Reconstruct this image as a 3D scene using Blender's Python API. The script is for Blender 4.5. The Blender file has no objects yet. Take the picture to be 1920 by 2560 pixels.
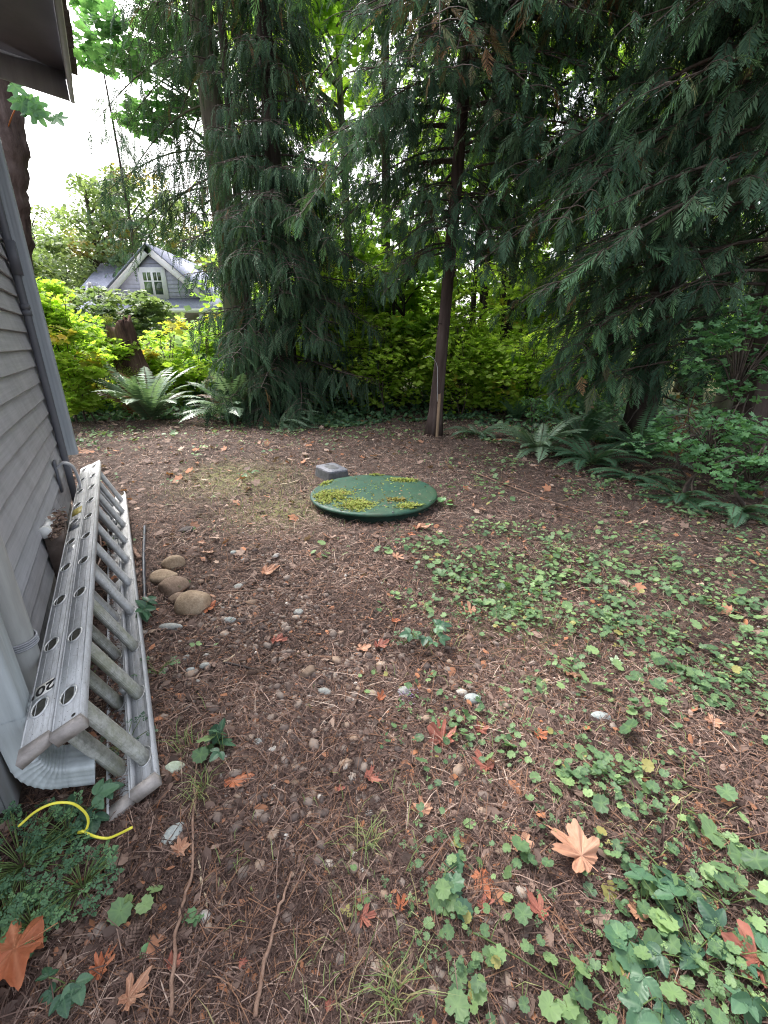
import bpy, math, numpy as np
from mathutils import Matrix, Vector
R = np.random.default_rng(7)
C = bpy.context.scene.collection
# ------------------------------------------------------------------ camera model (metres; camera at 0,0,1.3, pitched down)
F0 = 1110.0; TH = math.atan(423/F0); H = 1.3
def ray(x, y):
    u = (x-960)/F0; v = -(y-1280)/F0
    d = np.array([u, math.cos(TH)+v*math.sin(TH), -math.sin(TH)+v*math.cos(TH)]); return d/np.linalg.norm(d)
def G(x, y, z=0.0):
    d = ray(x, y); return np.array([0, 0, H])+(z-H)/d[2]*d
def P(x, y, Y):
    d = ray(x, y); return np.array([0, 0, H])+Y/d[1]*d
wd = ray(270, 857); wd[2] = 0; wd /= np.linalg.norm(wd); nd = np.array([wd[1], -wd[0], 0]); zd = np.array([0, 0, 1.0])
def W(x, y, off):
    d = ray(x, y); return np.array([0, 0, H])+d*off/(nd@d)
def SN(s, n, z): return wd*s+nd*n+zd*z
def pxm(p): return (p[1]*math.cos(TH)+(H-p[2])*math.sin(TH))/F0      # metres per full-res pixel at p

# ------------------------------------------------------------------ ground height
_k = R.normal(0, 1, (14, 2)); _ph = R.uniform(0, 6.28, 14); _am = R.uniform(.3, 1, 14)
def gh(x, y):
    x = np.asarray(x, float); y = np.asarray(y, float); z = np.zeros(np.broadcast(x, y).shape)
    for i in range(7): z = z+.008*_am[i]*np.sin(_k[i, 0]*1.6*x+_k[i, 1]*1.6*y+_ph[i])
    for i in range(7, 14): z = z+.0035*_am[i]*np.sin(_k[i, 0]*7*x+_k[i, 1]*7*y+_ph[i])
    return z
def vnoise(x, y, s, seed=0):
    x = np.asarray(x)*s+seed*17.3; y = np.asarray(y)*s+seed*9.1
    xi = np.floor(x).astype(int); yi = np.floor(y).astype(int); fx = x-xi; fy = y-yi
    def hsh(a, b):
        v = np.sin(a*127.1+b*311.7+seed*74.7)*43758.5453; return v-np.floor(v)
    u = fx*fx*(3-2*fx); v = fy*fy*(3-2*fy)
    return (hsh(xi, yi)*(1-u)+hsh(xi+1, yi)*u)*(1-v)+(hsh(xi, yi+1)*(1-u)+hsh(xi+1, yi+1)*u)*v

# ------------------------------------------------------------------ mesh building
class Geo:
    def __init__(s): s.V = []; s.A = []; s.F = []; s.n = 0
    def add(s, V, F, A=None):
        V = np.asarray(V, float).reshape(-1, 3)
        s.V.append(V); s.A.append(np.zeros((len(V), 3)) if A is None else np.broadcast_to(np.asarray(A, float), (len(V), 3)))
        if isinstance(F, (list, tuple)):
            by = {}
            for f in F: by.setdefault(len(f), []).append(f)
            for k, fs in by.items(): s.F.append(np.asarray(fs, int)+s.n)
        else: s.F.append(np.asarray(F, int)+s.n)
        s.n += len(V)
    def inst(s, T, M, L, A=None):
        """T=(V,F,A) template, M (N,3,3) with columns as axes, L (N,3) positions, A (N,3) per-instance attribute"""
        V, Fc, At = T; N = len(L)
        if N == 0: return
        W_ = np.einsum('nij,vj->nvi', M, V)+np.asarray(L)[:, None, :]
        a = np.repeat(At[None], N, 0).copy()
        if A is not None: a += np.asarray(A)[:, None, :]
        f = (Fc[None]+(np.arange(N)*len(V))[:, None, None]).reshape(-1, Fc.shape[1])+s.n
        s.V.append(W_.reshape(-1, 3)); s.A.append(a.reshape(-1, 3)); s.F.append(f); s.n += N*len(V)
    def mesh(s, name, mat, smooth=False):
        me = bpy.data.meshes.new(name); V = np.concatenate(s.V); A = np.concatenate(s.A)
        me.vertices.add(len(V)); me.vertices.foreach_set('co', V.astype(np.float32).ravel())
        loops = np.concatenate([f.ravel() for f in s.F]); tot = np.concatenate([np.full(len(f), f.shape[1]) for f in s.F])
        st = np.concatenate([[0], np.cumsum(tot)[:-1]])
        me.loops.add(len(loops)); me.loops.foreach_set('vertex_index', loops.astype(np.int32))
        me.polygons.add(len(tot)); me.polygons.foreach_set('loop_start', st.astype(np.int32))
        me.polygons.foreach_set('loop_total', tot.astype(np.int32))
        if smooth: me.polygons.foreach_set('use_smooth', np.ones(len(tot), bool))
        at = me.attributes.new('v', 'FLOAT_VECTOR', 'POINT'); at.data.foreach_set('vector', A.astype(np.float32).ravel())
        me.update(calc_edges=True); me.materials.append(mat); return me
    def obj(s, name, mat, parent=None, smooth=False, loc=None):
        if loc is not None: s.V = [v-np.asarray(loc) for v in s.V]
        o = bpy.data.objects.new(name, s.mesh(name, mat, smooth)); C.objects.link(o)
        if parent is not None: o.parent = parent
        elif loc is not None: o.location = loc
        return o
def tag(o, label=None, cat=None, group=None, kind=None):
    for k, v in (('label', label), ('category', cat), ('group', group), ('kind', kind)):
        if v: o[k] = v
    return o
def empty(name, label, cat, loc=(0, 0, 0), group=None):
    o = bpy.data.objects.new(name, None); C.objects.link(o); o.location = loc; o.empty_display_size = .1
    return tag(o, label, cat, group)
def bx(g, lo, hi, M=None, A=None):
    lo = np.array(lo, float); hi = np.array(hi, float)
    V = np.array([[(lo, hi)[i][0], (lo, hi)[j][1], (lo, hi)[k][2]] for i in (0, 1) for j in (0, 1) for k in (0, 1)])
    if M is not None: V = V@np.asarray(M[0]).T+M[1]
    g.add(V, [(0, 1, 3, 2), (4, 6, 7, 5), (0, 4, 5, 1), (2, 3, 7, 6), (0, 2, 6, 4), (1, 5, 7, 3)], A)
def frames(P_):
    P_ = np.asarray(P_, float); T = np.gradient(P_, axis=0); T /= np.linalg.norm(T, axis=1)[:, None]+1e-9
    a = np.array([1, 0, 0.]) if abs(T[0][0]) < .8 else np.array([0, 1, 0.]); U = []
    for t in T:
        a = a-t*(a@t); a /= np.linalg.norm(a); U.append(a)
    U = np.array(U); return T, U, np.cross(T, U)
def tube(g, P_, r, seg=8, A=None, rough=0, cap=True, prof=None):
    P_ = np.asarray(P_, float); n = len(P_); r = np.broadcast_to(r, (n,)); T, U, Bn = frames(P_)
    an = np.arange(seg)/seg*2*math.pi
    if prof is None: pr = np.stack([np.cos(an), np.sin(an)], 1)
    else: pr = np.asarray(prof); seg = len(pr)
    rr = r[:, None]*np.ones((n, seg))
    if rough: rr = rr*(1+rough*R.normal(0, 1, (n, seg)))
    V = P_[:, None]+rr[..., None]*(pr[None, :, :1]*U[:, None]+pr[None, :, 1:]*Bn[:, None])
    V = V.reshape(-1, 3); F = []
    i = np.arange(n-1)[:, None]*seg; j = np.arange(seg)[None]; k = (j+1) % seg
    F = np.stack([i+j, i+k, i+seg+k, i+seg+j], -1).reshape(-1, 4)
    g.add(V, F, A)
    if cap:
        c0 = g.n-n*seg; g.F.append(np.array([list(range(c0+seg-1, c0-1, -1))])); g.F.append(np.array([list(range(c0+(n-1)*seg, c0+n*seg))]))
def bez(p, k=12):
    """smooth curve through points (Catmull-Rom)"""
    p = np.asarray(p, float); q = np.vstack([2*p[0]-p[1], p, 2*p[-1]-p[-2]]); out = []
    for i in range(1, len(q)-2):
        for t in np.linspace(0, 1, k, endpoint=False):
            out.append(.5*((2*q[i])+(-q[i-1]+q[i+1])*t+(2*q[i-1]-5*q[i]+4*q[i+1]-q[i+2])*t*t+(-q[i-1]+3*q[i]-3*q[i+1]+q[i+2])*t**3))
    return np.array(out+[p[-1]])
def rotz(a):
    a = np.asarray(a, float); c, s = np.cos(a), np.sin(a); z = np.zeros_like(c); o = np.ones_like(c)
    return np.stack([np.stack([c, -s, z], -1), np.stack([s, c, z], -1), np.stack([z, z, o], -1)], -2)
def basis(X, Zh):
    X = X/np.linalg.norm(X, axis=-1, keepdims=True); Y = np.cross(Zh, X); Y /= np.linalg.norm(Y, axis=-1, keepdims=True)+1e-9
    Z = np.cross(X, Y); return np.stack([X, Y, Z], -1)

# ------------------------------------------------------------------ materials
def newmat(name):
    m = bpy.data.materials.new(name); m.use_nodes = True; nt = m.node_tree; nt.nodes.clear()
    return m, nt, nt.nodes, nt.links
def ramp(N, L, fac, stops):
    r = N.new('ShaderNodeValToRGB'); e = r.color_ramp.elements
    e[0].position, e[0].color = stops[0][0], (*stops[0][1], 1); e[1].position, e[1].color = stops[-1][0], (*stops[-1][1], 1)
    for p, c in stops[1:-1]:
        q = e.new(p); q.color = (*c, 1)
    L.new(fac, r.inputs[0]); return r.outputs[0]
def noise(N, L, scale, detail=4, rough=.6, vec=None, stretch=None, dist=0):
    t = N.new('ShaderNodeTexNoise'); t.inputs['Scale'].default_value = scale; t.inputs['Detail'].default_value = detail
    t.inputs['Roughness'].default_value = rough; t.inputs['Distortion'].default_value = dist
    if vec is None:
        c = N.new('ShaderNodeTexCoord'); vec = c.outputs['Object']
    if stretch:
        mp = N.new('ShaderNodeMapping'); mp.inputs['Scale'].default_value = stretch; L.new(vec, mp.inputs[0]); vec = mp.outputs[0]
    L.new(vec, t.inputs['Vector']); return t.outputs['Fac']
def math_(N, L, op, a, b=None, clamp=False):
    m = N.new('ShaderNodeMath'); m.operation = op; m.use_clamp = clamp
    for i, q in enumerate((a, b)):
        if q is None: continue
        if isinstance(q, (int, float)): m.inputs[i].default_value = q
        else: L.new(q, m.inputs[i])
    return m.outputs[0]
def mixc(N, L, fac, a, b, mode='MIX'):
    m = N.new('ShaderNodeMix'); m.data_type = 'RGBA'; m.blend_type = mode
    for sock, q in ((m.inputs[0], fac), (m.inputs[6], a), (m.inputs[7], b)):
        if isinstance(q, (int, float)): sock.default_value = q
        elif isinstance(q, tuple): sock.default_value = (*q, 1)
        else: L.new(q, sock)
    return m.outputs[2]
def surf(N, L, col, rough=.8, bump=None, bs=.3, bd=.01, metal=0, spec=.3, trans=None, tcol=None):
    b = N.new('ShaderNodeBsdfPrincipled'); o = N.new('ShaderNodeOutputMaterial')
    if isinstance(col, tuple): b.inputs['Base Color'].default_value = (*col, 1)
    else: L.new(col, b.inputs['Base Color'])
    if isinstance(rough, (int, float)): b.inputs['Roughness'].default_value = rough
    else: L.new(rough, b.inputs['Roughness'])
    b.inputs['Metallic'].default_value = metal; b.inputs['Specular IOR Level'].default_value = spec
    if bump is not None:
        bp = N.new('ShaderNodeBump'); bp.inputs['Strength'].default_value = bs; bp.inputs['Distance'].default_value = bd
        L.new(bump, bp.inputs['Height']); L.new(bp.outputs[0], b.inputs['Normal'])
    out = b.outputs[0]
    if trans:
        t = N.new('ShaderNodeBsdfTranslucent'); L.new(tcol if tcol is not None else col, t.inputs[0])
        mx = N.new('ShaderNodeMixShader'); mx.inputs[0].default_value = trans; L.new(out, mx.inputs[1]); L.new(t.outputs[0], mx.inputs[2]); out = mx.outputs[0]
    L.new(out, o.inputs[0]); return b
def simple(name, c1, c2, scale=20, rough=.7, bump=.2, bd=.004, metal=0, spec=.3, stretch=None, detail=5):
    m, nt, N, L = newmat(name); n = noise(N, L, scale, detail, stretch=stretch)
    col = ramp(N, L, n, [(.3, c1), (.7, c2)]); surf(N, L, col, rough, n, bump, bd, metal, spec); return m
def leafmat(name, stops, tip=(.2, .4, .15), tipf=.5, dead=(.25, .1, .03), trans=.3, rough=.5, tgain=1.4, spec=.35, nscale=1.0):
    """attribute v: x random tone, y tip amount, z dead amount"""
    m, nt, N, L = newmat(name); a = N.new('ShaderNodeAttribute'); a.attribute_name = 'v'; s = N.new('ShaderNodeSeparateXYZ'); L.new(a.outputs['Vector'], s.inputs[0])
    n = noise(N, L, nscale, 2); f = math_(N, L, 'ADD', math_(N, L, 'MULTIPLY', s.outputs[0], .75), math_(N, L, 'MULTIPLY', n, .3))
    col = ramp(N, L, f, stops); col = mixc(N, L, math_(N, L, 'MULTIPLY', s.outputs[1], tipf, True), col, tip)
    col = mixc(N, L, math_(N, L, 'MINIMUM', s.outputs[2], 1.0), col, dead)
    tc = mixc(N, L, 1.0, col, (tgain, tgain*1.05, tgain*.55), 'MULTIPLY')
    surf(N, L, col, rough, trans=trans, tcol=tc, spec=spec); return m
M_cedar = leafmat('cedar_foliage', [(.1, (.016, .042, .026)), (.5, (.050, .100, .062)), (.9, (.115, .190, .110))], (.20, .40, .18), .6, (.20, .10, .05), .22, .7, 1.3, spec=.12)
M_spruce = leafmat('spruce_foliage', [(.1, (.017, .040, .024)), (.5, (.038, .076, .046)), (.9, (.085, .135, .078))], (.12, .24, .12), .5, (.19, .10, .055), .2, .75, 1.3, spec=.1)
M_maple = leafmat('maple_foliage', [(.1, (.09, .19, .03)), (.5, (.21, .36, .055)), (.9, (.42, .56, .10))], (.4, .5, .1), .2, (.55, .40, .08), .55, .6, 1.45, spec=.2)
M_far = leafmat('far_foliage', [(.1, (.09, .14, .07)), (.5, (.17, .24, .12)), (.9, (.30, .36, .18))], (.4, .5, .2), .2, (.50, .36, .10), .35, .6, 1.3, nscale=.3)
M_wood = leafmat('deep_wood_foliage', [(.1, (.04, .09, .04)), (.45, (.14, .25, .07)), (.9, (.38, .54, .13))], (.4, .5, .2), .2, (.4, .3, .08), .5, .6, 1.4, nscale=.4)
M_brush = leafmat('brush_foliage', [(.1, (.12, .22, .03)), (.5, (.31, .46, .07)), (.9, (.54, .68, .15))], (.5, .6, .08), .2, (.6, .45, .10), .55, .6, 1.4, spec=.2)
M_vine = leafmat('vine_maple_foliage', [(.1, (.06, .15, .07)), (.5, (.11, .25, .11)), (.9, (.19, .37, .16))], (.3, .5, .2), .2, (.5, .15, .04), .35, .45, 1.3)
M_fern = leafmat('fern_foliage', [(.1, (.06, .12, .07)), (.5, (.13, .22, .145)), (.9, (.27, .37, .27))], (.30, .42, .22), .3, (.22, .10, .045), .25, .38, 1.3, spec=.6)
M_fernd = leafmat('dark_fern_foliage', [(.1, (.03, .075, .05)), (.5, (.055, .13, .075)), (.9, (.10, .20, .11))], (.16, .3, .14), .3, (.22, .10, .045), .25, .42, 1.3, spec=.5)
M_ivy = leafmat('ground_ivy', [(.1, (.04, .10, .06)), (.5, (.075, .16, .09)), (.9, (.14, .26, .13))], (.3, .45, .15), .3, (.25, .12, .05), .25, .5, 1.3)
M_clover = leafmat('ground_cover_leaf', [(.1, (.05, .10, .055)), (.5, (.115, .20, .095)), (.9, (.26, .38, .16))], (.3, .5, .15), .2, (.35, .3, .1), .3, .5, 1.3)
M_herb = leafmat('herb_leaf', [(.1, (.05, .12, .07)), (.5, (.08, .17, .095)), (.9, (.15, .28, .12))], (.2, .35, .12), .3, (.35, .3, .1), .25, .6, 1.2)
M_grass = leafmat('grass_blade', [(.1, (.10, .15, .05)), (.5, (.17, .24, .08)), (.9, (.32, .34, .16))], (.4, .4, .2), .3, (.35, .28, .15), .3, .5, 1.2)
M_moss = leafmat('moss_tuft', [(.1, (.08, .10, .025)), (.5, (.19, .235, .06)), (.9, (.34, .38, .12))], (.5, .55, .1), .3, (.22, .15, .05), .2, .9, 1.2)
M_litter = leafmat('needle_litter', [(.05, (.026, .016, .014)), (.35, (.090, .056, .047)), (.6, (.20, .132, .108)), (.8, (.38, .275, .225)), (.97, (.62, .51, .42))], (.3, .2, .1), 0, (.24, .13, .08), .05, .8, 1.1, spec=.2, nscale=3)
M_bits = leafmat('leaf_litter', [(.05, (.04, .028, .024)), (.4, (.115, .076, .063)), (.7, (.25, .168, .135)), (.95, (.50, .37, .29))], (.3, .2, .1), 0, (.42, .18, .09), .15, .7, 1.2, spec=.3, nscale=3)
def dryleaf(name, c1, c2, c3):
    m, nt, N, L = newmat(name); tc = N.new('ShaderNodeTexCoord')
    n = noise(N, L, 9, 5, vec=tc.outputs['Object']); n2 = noise(N, L, 60, 3, vec=tc.outputs['Object'])
    a = N.new('ShaderNodeAttribute'); a.attribute_name = 'v'; s = N.new('ShaderNodeSeparateXYZ'); L.new(a.outputs['Vector'], s.inputs[0])
    f = math_(N, L, 'ADD', math_(N, L, 'MULTIPLY', n, .7), math_(N, L, 'MULTIPLY', n2, .3))
    col = ramp(N, L, f, [(.3, c1), (.52, c2), (.72, c3)]); col = mixc(N, L, math_(N, L, 'MULTIPLY', s.outputs[1], .55), col, c3)
    surf(N, L, col, .55, math_(N, L, 'ADD', n2, math_(N, L, 'MULTIPLY', s.outputs[1], 1.5)), .5, .003, spec=.35, trans=.12); return m
M_lor = dryleaf('orange_dry_leaf', (.24, .062, .028), (.40, .13, .06), (.52, .24, .135))
M_ltan = dryleaf('tan_dry_leaf', (.28, .13, .08), (.44, .23, .145), (.54, .34, .235))
M_lred = dryleaf('red_brown_dry_leaf', (.15, .045, .035), (.30, .10, .07), (.44, .20, .14))
M_lyel = dryleaf('yellow_leaf', (.5, .35, .03), (.75, .58, .05), (.8, .68, .15))
M_lpale = dryleaf('pale_green_leaf', (.25, .35, .2), (.36, .45, .30), (.5, .55, .4))
def barkmat(name, c1, c2, c3, moss=None, sc=6):
    m, nt, N, L = newmat(name); n = noise(N, L, sc, 6, .65, stretch=(1, 1, .13), dist=.4); n2 = noise(N, L, 1.2, 3); n3 = noise(N, L, 40, 4)
    col = ramp(N, L, n, [(.32, c1), (.5, c2), (.72, c3)])
    if moss: col = mixc(N, L, ramp(N, L, n2, [(.42, (0, 0, 0)), (.62, (.75, .75, .75))]), col, moss)
    surf(N, L, col, .9, math_(N, L, 'ADD', n, math_(N, L, 'MULTIPLY', n3, .3)), .9, .02, spec=.15); return m
M_barkc = barkmat('cedar_bark', (.030, .022, .020), (.080, .058, .052), (.145, .115, .105))
M_barkg = barkmat('mossy_bark', (.03, .028, .022), (.09, .08, .06), (.15, .135, .10), (.06, .085, .035))
M_barkd = barkmat('dark_bark', (.018, .014, .012), (.045, .036, .03), (.08, .065, .055))
M_barkm = barkmat('rugged_brown_bark', (.04, .028, .026), (.10, .072, .065), (.17, .13, .12), None, 9)
M_twig = simple('twig_bark', (.030, .022, .018), (.10, .075, .06), 30)
M_stick = simple('dry_stick', (.15, .085, .06), (.30, .20, .15), 40, .8, .5)
M_stickp = simple('pale_dry_stem', (.42, .33, .22), (.60, .50, .36), 40, .7, .4)
M_stickd = simple('dark_wet_stick', (.012, .009, .009), (.04, .03, .028), 30, .5, .5)
def stonemat(name, c1, c2, c3):
    m, nt, N, L = newmat(name); n = noise(N, L, 14, 8, .7); n2 = noise(N, L, 90, 4, .7); v = N.new('ShaderNodeTexVoronoi'); v.inputs['Scale'].default_value = 70
    tc = N.new('ShaderNodeTexCoord'); L.new(tc.outputs['Object'], v.inputs['Vector'])
    f = math_(N, L, 'ADD', math_(N, L, 'MULTIPLY', n, .65), math_(N, L, 'MULTIPLY', n2, .35)); col = ramp(N, L, f, [(.32, c1), (.5, c2), (.66, c3)])
    surf(N, L, col, .85, math_(N, L, 'ADD', n2, n), .5, .006, spec=.25); return m
M_stan = stonemat('tan_stone', (.16, .115, .075), (.30, .225, .155), (.42, .34, .25))
M_sbrn = stonemat('brown_stone', (.10, .07, .052), (.21, .15, .11), (.30, .23, .18))
M_sgry = stonemat('grey_stone', (.20, .22, .22), (.33, .36, .35), (.48, .50, .47))
M_swht = stonemat('white_stone', (.18, .185, .175), (.31, .32, .30), (.46, .46, .43))
M_sdrk = stonemat('dark_stone', (.035, .03, .032), (.07, .06, .058), (.12, .10, .095))
M_sgrn = stonemat('mossy_pale_stone', (.20, .26, .14), (.42, .48, .38), (.60, .62, .54))
m, nt, N, L = newmat('gravel_pebbles'); a = N.new('ShaderNodeAttribute'); a.attribute_name = 'v'; s = N.new('ShaderNodeSeparateXYZ'); L.new(a.outputs['Vector'], s.inputs[0])
n2 = noise(N, L, 80, 4); f = math_(N, L, 'ADD', s.outputs[0], math_(N, L, 'MULTIPLY', math_(N, L, 'SUBTRACT', n2, .5), .4))
surf(N, L, ramp(N, L, f, [(.0, (.06, .045, .042)), (.3, (.14, .105, .09)), (.55, (.22, .18, .155)), (.75, (.30, .21, .15)), (.9, (.38, .36, .33)), (1, (.62, .60, .56))]), .75, n2, .3, .003, spec=.3); M_gravel = m
# ground
m, nt, N, L = newmat('forest_floor'); tc = N.new('ShaderNodeTexCoord'); ob = tc.outputs['Object']
nA = noise(N, L, .8, 5, .6, ob); nB = noise(N, L, 26, 8, .75, ob); nC = noise(N, L, 110, 5, .7, ob); nD = noise(N, L, 7, 6, .7, ob, dist=.6)
f = math_(N, L, 'ADD', math_(N, L, 'MULTIPLY', nB, .6), math_(N, L, 'MULTIPLY', nC, .4))
col = ramp(N, L, f, [(.36, (.013, .009, .008)), (.46, (.055, .039, .034)), (.56, (.125, .091, .077)), (.68, (.27, .20, .165))])
col2 = ramp(N, L, f, [(.36, (.024, .018, .016)), (.5, (.10, .079, .069)), (.66, (.23, .19, .155))])
col = mixc(N, L, ramp(N, L, nD, [(.40, (0, 0, 0)), (.62, (1, 1, 1))]), col, col2)
a = N.new('ShaderNodeAttribute'); a.attribute_name = 'v'; s = N.new('ShaderNodeSeparateXYZ'); L.new(a.outputs['Vector'], s.inputs[0])
mossc = ramp(N, L, f, [(.36, (.09, .10, .035)), (.6, (.27, .275, .125))])
col = mixc(N, L, math_(N, L, 'MULTIPLY', s.outputs[0], ramp(N, L, nB, [(.40, (0, 0, 0)), (.58, (1, 1, 1))]), True), col, mossc)
surf(N, L, col, .95, math_(N, L, 'ADD', nB, math_(N, L, 'MULTIPLY', nC, .5)), 1.0, .018, spec=.12); M_ground = m
# building
def paint(name, c, dirt=.25, rough=.55, grain=(1, 1, 1), gs=8, bump=.15, streak=True):
    m, nt, N, L = newmat(name); n = noise(N, L, gs, 6, .65, stretch=grain); n2 = noise(N, L, 3, 5, .7, stretch=(2, 2, .5)); n3 = noise(N, L, 130, 3)
    d = tuple(x*(1-dirt) for x in c); col = ramp(N, L, math_(N, L, 'ADD', math_(N, L, 'MULTIPLY', n, .5), math_(N, L, 'MULTIPLY', n2, .5)), [(.35, d), (.62, c)])
    col = mixc(N, L, ramp(N, L, n3, [(.69, (0, 0, 0)), (.76, (.7, .7, .7))]), col, tuple(x*.4 for x in c))
    surf(N, L, col, rough, math_(N, L, 'ADD', n, math_(N, L, 'MULTIPLY', n3, .2)), bump, .004, spec=.35); return m
# siding boards run along the wall: the part's mesh is in wall-local axes (x along, y out, z up)
M_siding = paint('grey_painted_siding', (.43, .43, .455), .3, .6, (3, .35, 12), 6, .35)
M_sidedge = simple('siding_underside', (.05, .05, .055), (.09, .09, .10), 20)
M_trim = paint('grey_painted_trim', (.36, .37, .40), .22, .5, (6, 6, .3), 6, .2)
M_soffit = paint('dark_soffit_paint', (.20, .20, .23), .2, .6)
M_shingle = simple('roof_shingle_brown', (.05, .04, .035), (.12, .10, .09), 60, .9, .6, .01)
M_spout = paint('pale_blue_grey_downspout', (.42, .465, .485), .32, .4, (8, 8, .6), 4, .12)
M_pvcg = paint('grey_white_pipe', (.50, .51, .50), .35, .4, (6, 6, .4), 4, .08)
M_pipe = paint('dark_grey_pipe', (.12, .125, .145), .2, .45)
M_white = paint('white_pipe', (.72, .73, .72), .25, .4)
# ladder
m, nt, N, L = newmat('weathered_aluminium'); n = noise(N, L, 5, 7, .7, stretch=(.5, 2, 2)); n2 = noise(N, L, 60, 5, .75, stretch=(.25, 1, 1)); n3 = noise(N, L, 26, 5, .8)
col = ramp(N, L, math_(N, L, 'ADD', math_(N, L, 'MULTIPLY', n, .5), math_(N, L, 'MULTIPLY', n2, .5)), [(.36, (.33, .33, .325)), (.5, (.46, .47, .48)), (.64, (.58, .595, .61))])
col = mixc(N, L, ramp(N, L, n3, [(.58, (0, 0, 0)), (.72, (.6, .6, .6))]), col, (.26, .245, .20))
col = mixc(N, L, ramp(N, L, noise(N, L, 150, 2), [(.66, (0, 0, 0)), (.72, (.85, .85, .85))]), col, (.07, .065, .06))
surf(N, L, col, ramp(N, L, n, [(.3, (.62, .62, .62)), (.7, (.55, .55, .55))]), n2, .15, .002, .12, .35); M_alu = m
m, nt, N, L = newmat('mossy_aluminium_rung'); n = noise(N, L, 8, 6, .7); n3 = noise(N, L, 40, 5, .8); wv = N.new('ShaderNodeTexWave'); wv.wave_type = 'BANDS'; wv.bands_direction = 'Y'; wv.inputs['Scale'].default_value = 60; tc = N.new('ShaderNodeTexCoord'); L.new(tc.outputs['Object'], wv.inputs['Vector'])
col = ramp(N, L, n3, [(.34, (.24, .25, .235)), (.5, (.37, .38, .36)), (.68, (.52, .53, .52))]); col = mixc(N, L, ramp(N, L, n, [(.45, (0, 0, 0)), (.66, (.6, .6, .6))]), col, (.23, .25, .15))
surf(N, L, col, .6, math_(N, L, 'ADD', wv.outputs['Fac'], math_(N, L, 'MULTIPLY', n3, .6)), .3, .002, .25, .4); M_rung = m
M_cap = paint('grimy_plastic_end_cap', (.40, .37, .355), .5, .75, (1, 1, 1), 30, .4)
M_rivet = simple('bright_aluminium', (.45, .46, .47), (.68, .70, .72), 50, .4, .1, metal=.6)
M_holeshade = simple('painted_hole_shade', (.02, .02, .018), (.06, .06, .05), 50, .9)  # near-black colour paints the shade inside holes and openings
M_stickw = simple('white_sticker', (.62, .63, .60), (.75, .75, .72), 40, .5, .05)
M_stickk = simple('black_print', (.01, .01, .01), (.025, .025, .025), 40, .5, .05)
M_sticky = simple('faded_yellow_sticker', (.28, .23, .05), (.42, .36, .10), 60, .5, .05)
M_stickg = simple('dark_warning_sticker', (.07, .08, .10), (.16, .17, .18), 60, .5, .05)
M_yellow = simple('yellow_wire', (.72, .66, .05), (.85, .80, .12), 20, .35, .05)
M_rope = simple('faded_rope', (.30, .20, .16), (.48, .36, .30), 90, .9, .5)
M_black = simple('black_poly_pipe', (.03, .035, .045), (.09, .10, .12), 10, .4, .2)
# lid
m, nt, N, L = newmat('green_fibreglass_lid'); n = noise(N, L, 3, 6, .7); n2 = noise(N, L, 34, 6, .75); n3 = noise(N, L, 90, 3)
col = ramp(N, L, n2, [(.36, (.005, .030, .021)), (.52, (.012, .068, .044)), (.68, (.030, .115, .075))]); col = mixc(N, L, ramp(N, L, n3, [(.62, (0, 0, 0)), (.74, (.7, .7, .7))]), col, (.16, .17, .11))
col = mixc(N, L, ramp(N, L, n, [(.44, (0, 0, 0)), (.66, (.4, .4, .4))]), col, (.06, .085, .035))
surf(N, L, col, ramp(N, L, n2, [(.3, (.42, .42, .42)), (.7, (.7, .7, .7))]), n2, .25, .004, spec=.45); M_lid = m
M_riser = simple('dark_green_riser', (.004, .014, .010), (.01, .03, .02), 20)
m, nt, N, L = newmat('grey_valve_box_lid'); tc = N.new('ShaderNodeTexCoord'); ck = N.new('ShaderNodeTexWave'); ck.inputs['Scale'].default_value = 16; ck.bands_direction = 'DIAGONAL'; L.new(tc.outputs['Object'], ck.inputs['Vector'])
n = noise(N, L, 20, 5, .7); surf(N, L, ramp(N, L, n, [(.35, (.11, .115, .135)), (.65, (.20, .21, .24))]), .55, ck.outputs['Fac'], .6, .004, spec=.3); M_vlid = m
M_vbox = simple('dark_grey_plastic', (.06, .065, .07), (.13, .135, .14), 25, .6, .2)
# neighbour
M_nsid = paint('pale_lilac_shingle_siding', (.33, .34, .42), .2, .7); M_nwhite = paint('white_house_trim', (.64, .65, .67), .12, .5)
M_nroof = simple('blue_grey_asphalt_shingle', (.13, .145, .21), (.22, .235, .31), 14, .9, .5, .02)
M_ntan = paint('tan_porch_wall', (.34, .30, .27), .15, .7)
m, nt, N, L = newmat('dark_window_glass'); surf(N, L, ramp(N, L, noise(N, L, 1.2, 3), [(.4, (.03, .05, .03)), (.6, (.10, .16, .07))]), .08, spec=.6); M_glass = m
M_stake = simple('raw_wood_stake', (.16, .11, .07), (.30, .21, .135), 18, .8, .3, stretch=(1, 1, .1))
m, nt, N, L = newmat('rotten_stump_wood'); n = noise(N, L, 7, 7, .75, stretch=(1, 1, .1), dist=.6); tc = N.new('ShaderNodeTexCoord'); sp = N.new('ShaderNodeSeparateXYZ'); L.new(tc.outputs['Object'], sp.inputs[0])
c1 = ramp(N, L, n, [(.34, (.03, .02, .017)), (.5, (.115, .07, .055)), (.68, (.22, .15, .12))]); c2 = ramp(N, L, n, [(.34, (.05, .018, .012)), (.6, (.20, .06, .04))])
col = mixc(N, L, ramp(N, L, math_(N, L, 'ADD', sp.outputs[2], noise(N, L, 3, 4)), [(.75, (1, 1, 1)), (1.05, (0, 0, 0))]), c1, c2)
surf(N, L, col, .95, n, 1.0, .03, spec=.1); M_stump = m

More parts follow.
